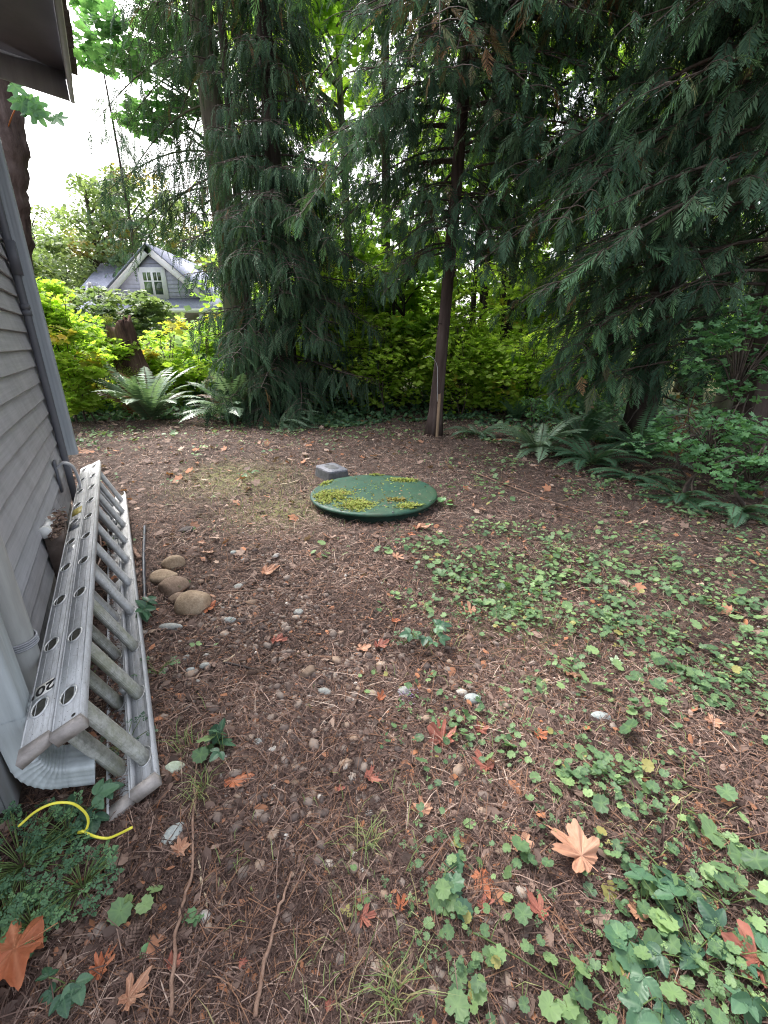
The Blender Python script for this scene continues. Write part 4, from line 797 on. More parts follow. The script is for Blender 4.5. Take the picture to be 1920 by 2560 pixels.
# ================================================================== STONES
def stone(px, py, wpx, hr, mat, label, name='stone', cat='stone', rz=0, ell=.8, amp=.12, sub=4, group=None, zs=.35, flat=0, seed=0):
    p = G(px, py); w_ = wpx*pxm(p)/2; V, F, A = ico(sub, seed or int(px*7+py), amp); k = R.normal(0, 3, (4, 3)); V = V*(1+.022*np.sin(V@k.T+R.uniform(0, 6, 4)).sum(1))[:, None]
    if flat:
        rg = np.random.default_rng(int(px)); 
        for _ in range(9):
            d = rg.normal(0, 1, 3); d /= np.linalg.norm(d); h_ = rg.uniform(.55, .85); s_ = V@d; V = V-np.maximum(s_-h_, 0)[:, None]*d*flat
    V = V*np.array([w_, w_*ell, w_*hr]); V = V@rotz(rz).T; p[2] = float(gh(p[0], p[1])); g = Geo(); g.add(V+np.array([0, 0, w_*hr*zs]), F, A); o = g.obj(name, mat, None, sub > 1 and not flat > .8)
    o.location = p; return tag(o, label, cat, group)
SG = 'river stones and pebbles on the clearing floor'
ST = [(437, 1418, 52, .75, M_stan, 'small tan stone at the far end of the curved row of cobbles', .5, .65, 0), (413, 1450, 70, .55, M_stan, 'flat tan stone left of the brown angular rock in the cobble row', .1, .75, 0), (437, 1478, 82, .62, M_sbrn, 'brown angular split rock in the middle of the cobble row', .2, .7, .7),
 (450, 1502, 56, .5, M_sbrn, 'low brown stone half hidden behind the largest tan cobble', .2, .7, 0), (482, 1525, 90, .72, M_stan, 'largest round tan cobble at the near end of the row', .15, .75, 0),
 (430, 1572, 60, .35, M_swht, 'long flat whitish stone below the cobble row', .05, .35, 0), (470, 1325, 52, .3, M_sdrk, 'dark flat stone lying alone left of the green lid', .3, .6, .6), (435, 2090, 70, .35, M_sgry, 'long blue grey speckled stone near the ladder foot', 1.2, .55, 0),
 (437, 1928, 52, .5, M_sgrn, 'pale angular rock with green moss beside the ladder foot', .2, .7, .9), (466, 1648, 22, .5, M_swht, 'white egg shaped pebble standing left of the gravel patch', 1.3, .6, 0), (512, 1672, 34, .55, M_swht, 'white angular pebble left of the gravel patch', .2, .6, .9),
 (478, 1680, 22, .6, M_sgry, 'small blue grey pebble beside the white angular one', .2, .7, 0), (770, 1690, 56, .55, M_sbrn, 'brown wedge shaped rock in the middle of the gravel', .6, .6, .9), (814, 1736, 36, .5, M_swht, 'speckled white grey stone below the brown wedge rock', .0, .6, .4),
 (648, 1865, 24, .7, M_swht, 'upright white pebble on the bare soil in the centre', .3, .8, 0), (745, 1535, 26, .6, M_swht, 'round cream pebble at the top of the gravel patch', .2, .8, 0), (1010, 1735, 34, .6, M_swht, 'white round stone beside the lavender coloured sprig', .2, .8, 0),
 (1180, 1757, 44, .45, M_sgry, 'flat grey tan stone at the right of the gravel', .1, .6, 0), (1198, 1772, 20, .7, M_swht, 'small bright white pebble touching the flat grey tan stone', .2, .8, 0), (1500, 1797, 50, .4, M_sgry, 'pale flat stone among the clover on the right', .0, .5, 0),
 (700, 2245, 24, .6, M_swht, 'white egg shaped pebble above the dark twig near the bottom', 1.2, .6, 0), (690, 2165, 30, .4, M_sgry, 'grey pebble beside the mossy soil at the bottom centre', .7, .6, 0), (740, 1965, 26, .5, M_sbrn, 'reddish brown round stone left of the small maple leaf', .2, .8, 0),
 (833, 2455, 40, .5, M_sgrn, 'greenish grey pebble in the grass at the bottom centre', .4, .8, 0), (596, 1450+18, 24, .6, M_swht, 'lone white knobbly pebble right of the cobble row', .2, .8, .8), (1565, 1985, 24, .6, M_stan, 'tan egg shaped pebble among the right hand weeds', 1.2, .6, 0),
 (610, 1465-60, 14, .7, M_swht, 'tiny white pebble above the star shaped orange leaf', .2, .8, 0), (585, 1388, 18, .7, M_sgry, 'small grey brown pebble on bare soil below the lid', .2, .8, 0), (630, 1508, 24, .6, M_sbrn, 'small brown pebble touching the largest cobble at its right', .2, .8, 0), (572, 1552, 34, .4, M_sgry, 'flat grey pebble below the largest cobble', .1, .6, 0)]
for i, (x, y, w_, hr, mt, lb_, rz, ell, fl) in enumerate(ST): stone(x, y, w_, hr, mt, lb_, rz=rz, ell=ell, flat=fl, sub=4 if w_ > 40 else 3, group=SG)

# ================================================================== FALLEN MAPLE LEAVES (single ones)
LG = 'big maple leaves fallen on the clearing floor'
def leaf(px, py, wpx, mat, label, rz=0, T=T_map, tilt=0.1, sq=1.0, name='maple_leaf', lift=.012, group=LG, cat='leaf'):
    p = G(px, py); s_ = wpx*pxm(p)/2*1.28; V, F, A = T; V = V*np.array([s_, s_*sq, s_]); g = Geo(); g.add(V, F, A); o = g.obj(name, mat, None, True); p[2] = float(gh(p[0], p[1]))+lift; o.location = p
    o.rotation_euler = (R.normal(0, tilt), R.normal(0, tilt), rz); return tag(o, label, cat, group)
LV = [(585, 1965, 92, M_lor, 'bright orange curled maple leaf right of the ladder foot', 1.1, T_map2), (1105, 1865, 98, M_lred, 'large brick red maple leaf with three raised lobes right of the gravel', 1.5, T_map), (1215, 1930, 70, M_lred, 'narrow folded red brown leaf below the brick red maple leaf', 2.0, T_map2),
 (1448, 2160, 150, M_ltan, 'largest pale tan maple leaf lying flat at the lower right', 2.3, T_map), (1295, 2125, 92, M_ltan, 'upright tan maple leaf left of the largest pale leaf', 1.6, T_map3), (1203, 2205, 76, M_lor, 'glossy orange maple leaf hooked downward at the lower centre', -1.4, T_map2),
 (1350, 2300, 76, M_lred, 'dark red folded leaf below the largest pale leaf', 2.1, T_map2), (1590, 2300, 72, M_ltan, 'salmon pink leaf fragment standing above the pale green leaves', 1.3, T_map3), (925, 1955, 54, M_lred, 'small dusty red maple leaf alone at the centre', .4, T_map), (1200, 1838, 40, M_lred, 'small red maple leaf right of the brick red leaf', .9, T_map),
 (665, 1438, 52, M_ltan, 'star shaped pale orange maple leaf right of the cobbles', .1, T_map), (520, 1528, 56, M_lor, 'orange leaf tucked under the largest cobble', .2, T_map3), (690, 1612, 50, M_lred, 'red brown maple leaf beside the gravel patch', .2, T_map), (905, 1628, 46, M_ltan, 'pale orange lobed leaf right of the gravel patch', 1.0, T_map),
 (945, 1622, 44, M_lred, 'dark red leaf beside the pale orange lobed one', .3, T_map2), (1175, 1535, 50, M_ltan, 'tall tan orange leaf among weeds right of centre', 1.5, T_map3), (1045, 1318, 54, M_ltan, 'pale peach maple leaf just below the green lid', .2, T_map), (1025, 1336, 26, M_lor, 'small orange leaf below the peach one near the lid', .2, T_map),
 (990, 1395, 36, M_ltan, 'small peach leaf on the soil right below the lid', .5, T_map), (950, 1760, 34, M_lor, 'small rusty leaf left of the lavender sprig', 1.2, T_map2), (985, 1600-40, 30, M_lor, 'small bright orange leaf at the gravel edge', .2, T_map), (1425, 1695, 46, M_ltan, 'curled cream tan leaf in the middle of the right side weeds', .6, T_map2),
 (1345, 1850, 44, M_lor, 'yellow orange leaf fragment under the round weeds', .3, T_map), (1780, 1812, 46, M_ltan, 'torn pink tan leaf at the right edge weeds', .5, T_map3), (450, 2110+30, 60, M_ltan, 'tan leaf resting against the blue grey stone', 1.2, T_map3), (255, 2440, 84, M_lor, 'orange brown leaf folded upright at the lower left', 1.4, T_map2),
 (330, 2520, 100, M_ltan, 'pale tan maple leaf cut by the bottom edge', 1.2, T_map), (62, 2425, 300, M_lor, 'huge folded orange brown maple leaf in the bottom left corner', -2.6, T_map2), (430, 2425, 50, M_lred, 'small crimson leaf left of the dark twig', 1.0, T_map2), (905, 2310, 56, M_lred, 'crumpled dark red leaf above the long brown twig', .1, T_map2),
 (1000, 2285, 44, M_lor, 'orange red leaf right of the crumpled dark red one', 1.0, T_map), (1205, 2280, 52, M_lred, 'crinkled pink brown leaf below the hooked orange leaf', .4, T_map3), (848, 1985, 26, M_lred, 'small square red leaf on the centre gravel', .4, T_map), (1885, 2430, 130, M_lred, 'dark red and orange leaf behind the bramble leaves at right', 2.6, T_map2),
 (820, 2530, 36, M_lred, 'pink red leaf fragment near the bottom grass', .2, T_map), (1565, 1110+5, 34, M_lyel, 'bright yellow maple leaf resting on the right hand ferns', .3, T_map), (500, 1338+20, 26, M_ltan, 'tiny orange leaf right of the dark flat stone', .2, T_map), (605, 2420, 30, M_lred, 'small wine red leaf between the two long twigs', .2, T_map),
 (1535, 1665, 50, M_lpale, 'silvery underside leaf lying amid the weeds at right', .9, T_map3), (1060, 2040, 60, M_ltan, 'dull brown wrinkled leaf at the lower centre', 1.8, T_map3)]
for x, y, w_, mt, lb_, rz, T in LV:
    rl = np.random.default_rng(int(x*3+y)); wv_ = rl.uniform(.8, 1.2, 21)**.7; T = fan_fine(lambda t: float(np.interp(abs((t+math.pi) % (2*math.pi)-math.pi), _mt, _mr*wv_)), rl.uniform(-.12, .22), rl.uniform(.05, .10), int(x+y), fold=rl.uniform(-.15, .38), n=110, rings=6, tear=int(rl.integers(1, 4)), curl=rl.uniform(-.25, .4)); T[0][:, 1] *= rl.uniform(.7, 1.0)
    leaf(x, y, w_, mt, lb_, rz, T, lift=.016 if w_ < 100 else .030, tilt=.12)
for o in C.objects:
    if o.get('label', '').startswith('bright yellow maple leaf'): p = P(1565, 1112, 5.6); o.location = p
    if o.get('label', '').startswith('huge folded'): o.location.z += .045; o.rotation_euler = (.35, -.15, -2.5)

# ================================================================== STICKS, WIRE, PIPES ON THE GROUND
def gpath(pts, z=.008, k=8, jit=.004):
    P_ = []
    for i, q_ in enumerate(pts):
        p = G(q_[0], q_[1], q_[2] if len(q_) > 2 else 0); p[2] = float(gh(p[0], p[1]))+z+(q_[2] if len(q_) > 2 else 0); P_.append(p)
    P_ = np.array(P_); P_ = bez(P_, 4); P_[1:-1] += R.normal(0, jit*.8, (len(P_)-2, 3))*np.array([1, 1, .3]); return bez(P_, 3)
def stick(pts, r, mat, label, name='stick', cat='stick', z=.008, jit=.0025, taper=.5, group='loose sticks and twigs on the floor', seg=7):
    P_ = gpath(pts, z, 8, jit); g = Geo(); tube(g, P_, r*np.linspace(1, taper, len(P_)), seg, rough=.08); return tag(g.obj(name, mat, None, True, loc=P_[0].copy()), label, cat, group)
stick([(432, 2555), (440, 2400), (455, 2290), (482, 2200), (487, 2100), (488, 1990), (497, 1900), (512, 1815)], .0045, M_stick, 'very long thin brown vine running from the ladder foot to the bottom edge', z=.02)
stick([(499, 2145), (505, 2200), (515, 2265), (524, 2328)], .0038, M_stickp, 'straight pale straw coloured stem beside the long vine')
stick([(642, 2560), (660, 2450), (690, 2320), (715, 2250), (732, 2200)], .005, M_stick, 'straight dark brown rod slanting up from the bottom centre', z=.02)
stick([(560, 2335), (640, 2375), (720, 2382), (850, 2345), (960, 2325)], .004, M_stick, 'long curved brown twig crossing below the centre gravel')
stick([(760, 2425), (850, 2405), (950, 2370)], .0028, M_stickp, 'thin forked straw twig under the long curved one')
stick([(1260, 2310), (1180, 2235), (1080, 2160), (990, 2060)], .0035, M_stick, 'thin twig slanting through the lower centre leaves')
stick([(560, 1665), (610, 1675), (660, 1690), (695, 1708)], .0065, M_stickd, 'black curved twig lying on the soil left of the brown wedge rock')
stick([(620, 1700), (655, 1702), (690, 1710)], .005, M_stick, 'short brown stick just below the black curved twig')
stick([(560, 1662), (580, 1650), (602, 1632)], .005, M_stickp, 'short split of pale wood left of the gravel')
stick([(545, 1485), (700, 1477), (820, 1470), (900, 1473)], .0045, M_stick, 'long straight dark twig lying crosswise above the gravel')
stick([(700, 1388), (760, 1388), (782, 1400), (792, 1420)], .004, M_stick, 'crooked light brown twig below the green lid')
stick([(1590, 2030), (1540, 2000), (1500, 1985)], .006, M_stickd, 'short black wet stick among the right hand weeds')
stick([(640, 1122), (668, 1130), (682, 1142), (672, 1150), (640, 1152)], .006, M_stick, 'small hooked brown twig on the far left soil')
stick([(700, 1210), (730, 1203), (750, 1196)], .008, M_stickp, 'short tan stick on the moss left of the green lid')
stick([(385, 2220), (410, 2255), (432, 2275)], .0055, M_stick, 'short thick twig left of the long vine')
stick([(1560, 2105), (1640, 2190), (1720, 2230), (1800, 2300), (1740, 2400), (1700, 2430)], .0022, M_grass, 'thin greenish trailing stem arching among the lower right weeds', z=.03)
stick([(1180, 2355), (1300, 2420), (1420, 2500), (1540, 2560)], .0022, M_grass, 'long pale green bramble runner at the bottom right', z=.03)
stick([(830, 1740), (980, 1775), (1130, 1800), (1250, 1850)], .0022, M_stick, 'hair thin pinkish root across the centre right')
stick([(325, 1365), (338, 1385), (350, 1402)], .016, M_stick, 'stout broken branch piece beside the ladder rail', taper=.9)
stick([(500, 1310), (440, 1430), (350, 1500)], .004, M_stick, 'thin stick leaning over the soil left of the dark stone') if 0 else None
stick([(1235, 1545), (1290, 1500), (1330, 1440)], .003, M_stick, 'thin curved twig in the weeds right of centre')
stick([(1180, 1180), (1400, 1260), (1500, 1285)], .006, M_stick, 'long thin stick lying in front of the right ferns')
P_ = gpath([(362, 1318), (361, 1400), (362, 1460), (364, 1510)], .012, 6, 0); g = Geo(); tube(g, P_, .009, 10); tag(g.obj('black_pipe', M_black, None, True, loc=P_[0].copy()), 'thin black plastic pipe lying between the ladder and the cobbles', 'pipe')
g = Geo(); P_ = bez([G(53, 2078, .10), G(95, 2042, .15), G(140, 2022, .17), G(185, 2022, .15), G(215, 2042, .10), G(225, 2065, .06), G(218, 2088, .03), G(201, 2094, .02), G(210, 2090, .035), G(240, 2103, .03), G(272, 2108, .03), G(300, 2098, .05), G(333, 2082, .09)], 10); P_[:, 2] += .02; tube(g, P_, .0033, 10)
tag(g.obj('yellow_wire', M_yellow, None, True, loc=G(210, 2092, 0)), 'stiff bright yellow wire looping over the leafy weeds by the downspout', 'wire')
p = G(6, 2530); g = Geo(); tube(g, [(p[0]-.10, p[1]-.11, .03), (p[0]-.012, p[1]-.012, .03), (p[0]-.005, p[1]-.005, .03)], [.042, .042, .036], 24); tag(g.obj('pipe_end', M_spout, None, True), 'pale blue grey pipe end poking into the bottom left corner', 'pipe')
# cone
def cone(px, py, lpx, label, rz):
    p = G(px, py); l = lpx*pxm(p); g = Geo(); n = 130; i = np.arange(n); t = i/n; a = i*2.4; r_ = .30*l*np.sin(np.clip(t*1.05+.08, 0, 1)*math.pi)**.7; pos = np.stack([(t-.5)*l, r_*np.cos(a)*.8, r_*np.sin(a)*.8], 1)
    X = np.stack([np.full(n, .9), np.cos(a), np.sin(a)], 1); Z = np.stack([np.zeros(n)-.3, np.cos(a), np.sin(a)], 1); g.inst(kite(1, .8, .1), basis(X, Z)*(.17*l), pos, np.stack([R.uniform(.3, .8, n), R.uniform(0, 1, n)*0, 0*t], 1)); V, F, A = ico(2, 3, .05); g.add(V*[l*.48, l*.2, l*.2], F, (.2, 0, 0)); o = g.obj('fir_cone', M_bits); o.location = (p[0], p[1], float(gh(p[0], p[1]))+.25*l); o.rotation_euler = (0, 0, rz); tag(o, label, 'cone', 'fallen fir cones')
cone(340, 2345, 60, 'brown scaly fir cone lying left of the long vine', 1.3); cone(1505, 1995, 54, 'dark fir cone among the right hand weeds', -.6); cone(1480, 2360, 52, 'blackish fir cone at the lower right', -.9); cone(1240, 1560, 30, 'small brown cone below the tall tan orange leaf', .4); cone(632, 1695, 34, 'fat reddish cone beside the black curved twig', .3)
# ================================================================== SMALL PLANTS (single ones)
def leaves_on(g, T, c, n, rad, size, hgt, st=None, flat=.35, seedtone=None):
    """n leaves on thin stalks from one root c"""
    for i in range(n):
        az = R.uniform(0, 6.28); rr = rad*math.sqrt(R.uniform(.05, 1)); p = c+np.array([rr*math.cos(az), rr*math.sin(az), hgt*R.uniform(.5, 1.2)]); s_ = size*R.uniform(.7, 1.2)
        X = np.array([[math.cos(az+R.normal(0, .5)), math.sin(az+R.normal(0, .5)), R.normal(-.1, .25)]]); Z = np.array([[R.normal(0, flat), R.normal(0, flat), 1.]]); g.inst(T, basis(X, Z)*s_, p[None], np.array([[R.uniform(0, 1), 0, 0]]))
        if st is not None: tube(st, bez([c+[0, 0, .0], (c+p)/2+[0, 0, .01], p], 3), .0012, 4, (.3, 0, 0), cap=False)
def smallplant(name, px, py, label, T, n, rad, size, hgt, mat, cat='plant', group=None, z0=0):
    p = G(px, py); p[2] = float(gh(p[0], p[1]))+z0; e = empty(name, label, cat, p, group); g = Geo(); st = Geo(); leaves_on(g, T, np.zeros(3), n, rad, size, hgt, st); g.obj('leaves', mat, e); st.obj('stems', M_grass, e); return e

T_bram = merge([xf(T_ov, 1.15, 0, (.30, 0, 0)), xf(T_ov, .95, 1.15, (.12, .05, 0)), xf(T_ov, .95, -1.15, (.12, -.05, 0))])
for x, y, n, rad, lb_ in ((60, 2170, 46, .155, 'largest dense clump of feathery blue green weeds below the downspout'), (210, 2230, 22, .085, 'feathery weed clump right of the largest one beneath the yellow wire'), (20, 2300, 18, .07, 'feathery weed clump at the left edge above the huge folded leaf'), (90, 2330, 16, .06, 'light green feathery weeds touching the huge folded leaf'), (170, 2090, 18, .08, 'feathery weeds inside the yellow wire loop')):
    smallplant('feathery_weed', x, y, lb_, T_herb3, int(n*2.2), rad, .026, .055, M_herb, 'weed', 'feathery weeds in the lower left corner')
SP = [('round_leaf_weed', 355, 2275, 'broad bright green oval leaved weed left of the long vine', T_sc, 4, .04, .024, .03, M_clover), ('round_leaf_weed', 380, 2365, 'single pale blue green oval leaf beside the long vine', T_ov, 1, .01, .04, .03, M_vine), ('round_leaf_weed', 490, 2310, 'single dull scalloped leaf between vine and straw stem', T_sc, 2, .015, .022, .02, M_herb),
 ('bramble_seedling', 175, 2470, 'dark green bramble seedling right of the huge folded leaf', T_bram, 5, .035, .028, .035, M_fernd), ('leafy_weed', 560, 2010-110, 'glossy dark green leafy weed beside the bright orange curled leaf', T_bram, 5, .05, .045, .06, M_fernd), ('leafy_weed', 520, 1895, 'bright green round leaves in the grass tuft at the ladder foot', T_sc, 4, .04, .025, .05, M_clover),
 ('bramble', 1740, 2420, 'large dark green bramble with oval leaflets in the lower right corner', T_bram, 10, .15, .046, .06, M_fernd), ('bramble', 1850, 2480, 'second dark bramble at the right edge below the red orange leaf', T_bram, 6, .10, .044, .05, M_fernd), ('bramble', 1650, 2500, 'dark oval leaved bramble left of the corner bramble', T_bram, 5, .09, .042, .05, M_fernd),
 ('pale_green_weed', 1600, 2290, 'group of large pale green scalloped leaves beside the salmon pink leaf', T_sc, 5, .06, .025, .045, M_clover), ('pale_green_weed', 1560, 2400, 'greyish green drooping scalloped leaves by the blackish cone', T_sc, 4, .045, .026, .03, M_herb), ('yellow_green_weed', 1400, 2500, 'bright yellow green lobed weed at the bottom edge', T_sc, 6, .06, .022, .04, M_clover),
 ('round_leaf_weed', 1570, 1850, 'largest round scalloped leaf at the centre of the right side weeds', T_sc, 1, .01, .040, .04, M_clover), ('round_leaf_weed', 1100, 2260, 'bright lobed green leaf right of the orange red leaf', T_sc, 2, .03, .026, .03, M_clover), ('round_leaf_weed', 1140, 2210, 'dark green scalloped leaves left of the hooked orange leaf', T_sc, 3, .035, .028, .03, M_fernd), ('round_leaf_weed', 1150, 2300, 'small dark scalloped leaf under the hooked orange leaf', T_sc, 1, .01, .027, .03, M_fernd),
 ('nettle_weed', 1065, 1625, 'dark toothed nettle like weed right of the dark red leaf', T_bram, 9, .07, .035, .10, M_fernd), ('nettle_weed', 1010, 1615, 'small blue green feathery weed touching the nettle like weed', T_herb3, 8, .06, .022, .05, M_herb), ('round_leaf_weed', 1860, 2130, 'bright green round leaf weed at the right edge', T_sc, 5, .08, .03, .04, M_clover), ('round_leaf_weed', 1810, 2270, 'yellow green leafy weed right of the lower bramble', T_sc, 7, .09, .022, .04, M_clover),
 ('leafy_weed', 362, 1555, 'dark weed leaves growing against the outer ladder rail', T_bram, 6, .05, .05, .08, M_fernd), ('feather_leaf_weed', 395, 1690, 'feathery dark weed right of the ladder rail middle', T_herb3, 9, .07, .025, .05, M_herb), ('feather_leaf_weed', 1110, 1260, 'small clover like plant right of the green lid edge', T_sc, 5, .07, .03, .05, M_vine), ('round_leaf_weed', 960, 1385, 'pale silvery leaf below the green lid', T_sc, 3, .05, .028, .03, M_clover),
 ('leafy_weed', 320, 1500+380, 'dark herb in the shade between the ladder rails', T_herb3, 14, .08, .025, .06, M_fernd), ('leafy_weed', 230, 2060-30, 'broad dark leaves under the near ladder end', T_bram, 5, .05, .05, .05, M_fernd)]
for nm, x, y, lb_, T, n, rad, sz, hg, mt in SP: smallplant(nm, x, y, lb_, T, n, rad, sz, hg, mt)
for x, y, n, lb_ in ((500, 1990, 46, 'grass tuft with drooping blades at the ladder foot'), (470, 1870, 30, 'fine dark grass tuft above the pale mossy rock'), (915, 2125, 36, 'grass tuft with long blades at the lower centre'), (985, 2510, 60, 'large grass tuft at the bottom centre')):
    p = G(x, y); g = Geo(); grassblades(g, p, .018, n, (.05, .11), .0015, 1.1); tag(g.obj('grass_tuft', M_grass, None, loc=p), lb_, 'grass tuft')
# lavender sprig
p = G(1015, 1752); g = Geo(); n = 90; P_ = R.normal(0, 1, (n, 3))*[.018, .018, .012]+[0, 0, .03]; g.inst(kite(1, .5, 0), basis(R.normal(0, 1, (n, 3)), R.normal(0, 1, (n, 3)))*.007, P_, np.stack([R.uniform(0, 1, n)]*3, 1)*0); o = g.obj('lavender_sprig', simple('dusty_lilac', (.30, .20, .34), (.50, .40, .52), 50)); o.location = p; tag(o, 'tiny dusty lilac sprig beside the white round stone', 'plant')

# ================================================================== SWORD FERNS
def fern_frond(L_, n=26, w=.14, seed=0):
    rg = np.random.default_rng(seed); t = np.linspace(0, 1, 12); Ps = []
    curve = lambda q: (L_*(.98*q-.12*q**3), L_*(.75*q-1.0*q*q*.78))
    return t, curve
def fern(px, py, L_, n, label, mat=M_fern, tilt=(.75, 1.35), azr=None, dead=0, p=None, group='sword ferns around the clearing', pin=30, wf=1.0):
    p = G(px, py) if p is None else np.array(p); p[2] = float(gh(p[0], p[1])) if p[2] < .05 else p[2]; g = Geo()
    for i in range(n):
        az = R.uniform(*azr) if azr else i*2.4+R.uniform(-.3, .3); el = R.uniform(*tilt); l = L_*R.uniform(.7, 1.1); t = np.linspace(0, 1, pin); curl = R.uniform(-.3, .3); a2 = az+curl*t
        # arc: starts at elevation el, bends down
        ang = el-(.95+.5*(1-el/1.3))*t**1.6; ds = l/(pin-1); r_ = np.concatenate([[0], np.cumsum(np.cos(ang[:-1])*ds)]); z = np.concatenate([[0], np.cumsum(np.sin(ang[:-1])*ds)])
        P_ = np.stack([r_*np.cos(a2), r_*np.sin(a2), z], 1); P_[:, 2] = np.maximum(P_[:, 2], .015); T_, _, _ = frames(P_); side = np.cross(T_, [0, 0, 1]); side /= np.linalg.norm(side, axis=1)[:, None]+1e-9; up = np.cross(side, T_)
        isd = 1 if i < dead else 0; tone = R.uniform(.1, .9); ln = wf*.095*l/.8*np.clip(1.25*np.sin(np.clip(t*.92+.10, 0, 1)*math.pi)**.55, .06, 1.2)
        tube(g, P_[::3], np.linspace(.003, .001, len(P_[::3])), 4, (.3, 0, .5), cap=False)
        for sg in (-1, 1):
            k = slice(3, pin); X = side[k]*sg+T_[k]*.28-up[k]*.12+R.normal(0, .05, (pin-3, 3)); B = basis(X, up[k]+side[k]*0); sc = ln[k]*R.uniform(.88, 1.08, pin-3)
            B = B*sc[:, None, None]; B[:, :, 1] = B[:, :, 1]/sc[:, None]*(1.18*l/pin)
            g.inst(kite(1, 1., -.12, .22), B, P_[k], np.stack([np.full(pin-3, tone)+R.normal(0, .06, pin-3), 0*sc, np.full(pin-3, isd*.9)], 1))
    o = g.obj('sword_fern', mat); o.location = p; return tag(o, label, 'fern', group)
fern(378, 1052, 1.30, 34, 'large pale sword fern on the left below the stump', dead=5); fern(592, 1050, 1.25, 32, 'upright silvery sword fern in front of the dark left conifer', dead=2, tilt=(.5, 1.3))
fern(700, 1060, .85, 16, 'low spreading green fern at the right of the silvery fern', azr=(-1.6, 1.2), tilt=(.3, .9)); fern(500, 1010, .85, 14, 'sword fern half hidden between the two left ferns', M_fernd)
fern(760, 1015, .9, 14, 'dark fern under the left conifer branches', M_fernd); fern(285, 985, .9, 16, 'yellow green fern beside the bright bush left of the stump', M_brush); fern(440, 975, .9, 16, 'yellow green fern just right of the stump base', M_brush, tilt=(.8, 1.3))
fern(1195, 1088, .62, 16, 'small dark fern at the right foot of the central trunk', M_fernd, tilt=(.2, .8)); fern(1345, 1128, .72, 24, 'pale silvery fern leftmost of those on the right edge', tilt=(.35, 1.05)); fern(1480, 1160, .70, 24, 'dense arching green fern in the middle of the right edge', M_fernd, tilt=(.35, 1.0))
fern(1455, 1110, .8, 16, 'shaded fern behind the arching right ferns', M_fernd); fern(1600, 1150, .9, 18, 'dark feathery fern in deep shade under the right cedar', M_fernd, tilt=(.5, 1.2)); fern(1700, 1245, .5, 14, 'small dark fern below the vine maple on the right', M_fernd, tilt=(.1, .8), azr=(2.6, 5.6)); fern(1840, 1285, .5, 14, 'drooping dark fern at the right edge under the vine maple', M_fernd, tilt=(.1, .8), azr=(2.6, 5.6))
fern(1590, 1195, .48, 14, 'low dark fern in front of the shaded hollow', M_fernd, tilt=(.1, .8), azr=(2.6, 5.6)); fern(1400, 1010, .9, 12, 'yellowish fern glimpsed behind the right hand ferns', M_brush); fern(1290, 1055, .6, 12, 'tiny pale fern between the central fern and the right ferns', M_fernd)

# ================================================================== STUMP, STAKE
p = P(352, 950, 9.2); p[2] = 0; st = empty('tree_stump', 'tall rotten jagged stump with moss among ferns on the left', 'stump', p)
g = Geo(); n = 28; ns = 22; V = []
topz = P(318, 800, 9.2)[2]-.05
for i in range(ns):
    t = i/(ns-1); z = t*topz; rr = .33*(1-.36*t)+.12*math.exp(-z/.18); cx = -.22*t+.02*math.sin(7*t)
    for j in range(n):
        a = j/n*6.283; q = 1+.10*math.sin(5*a+2*t)+.07*math.sin(11*a)+R.normal(0, .02); jag = (.10*math.sin(a+1)+.05*math.sin(5*a+.5)+R.normal(0, .035))*max(0, t-.75)/.25
        V.append((cx+rr*q*math.cos(a), rr*q*math.sin(a), z+jag))
V.append((-.22, 0, topz-.30)); g.add(V, [(i*n+j, i*n+(j+1) % n, (i+1)*n+(j+1) % n, (i+1)*n+j) for i in range(ns-1) for j in range(n)]+[((ns-1)*n+j, (ns-1)*n+(j+1) % n, ns*n) for j in range(n)]); g.obj('wood', M_stump, st)
for c_, r_, n in (((-.36, -.10, topz+.05), (.10, .10, .07), 240), ((.0, -.40, .75), (.22, .08, .10), 300), ((-.15, -.34, 1.1), (.06, .05, .2), 100)):
    g = Geo(); q = R.normal(0, .5, (n, 3))*r_+c_; g.inst(kite(1, .6, -.2), basis(R.normal(0, 1, (n, 3))+[0, -.5, .4], R.normal(0, 1, (n, 3)))*.035, q, np.stack([R.uniform(0, 1, n), 0*q[:, 0], 0*q[:, 0]], 1)); g.obj('moss', M_moss, st)

# ================================================================== TREES
TB = P(1078, 1080, 6.75); TB[2] = 0
# central cedar
conifer('cedar_tree', 'slender cedar with bare brown trunk standing at the centre back of the clearing', TB, 15, .088, 2.45, 10.5, 195, lambda h, az: (2.35 if h > 3.3 else 1.15)*(1-.03*h), M_cedar, dens=1.35, lean=(.045, 0), flare=1.75, limbs_dead=3, frs=(.17, .34), droop=1.0, hang=.8, elev=(.12, .75, .2), azf=lambda h, az: R.uniform() < (1 if math.sin(az) < -.1 else .35))
s_ = TB+[.065, -.20, 0]; g = Geo(); V = [(-.02, -.012), (.02, -.012), (.02, .012), (-.02, .012)]; g.add([(x, y, 0) for x, y in V]+[(x+.02, y+.05, .60+(.02 if x > 0 else 0)) for x, y in V], [(0, 1, 5, 4), (1, 2, 6, 5), (2, 3, 7, 6), (3, 0, 4, 7), (4, 5, 6, 7)]); o = g.obj('wooden_stake', M_stake); o.location = s_; tag(o, 'thin light wooden stake leaning against the central cedar trunk', 'stake')
g = Geo(); tube(g, bez([TB+[-.14, -.08, 1.10], TB+[-.06, -.15, 1.12], TB+[.03, -.15, 1.0], TB+[.045, -.16, .75], TB+[.05, -.19, .5]], 8), .0028, 6); tag(g.obj('white_string', M_white, None, True), 'thin white cord hanging on the lower central cedar trunk', 'string')
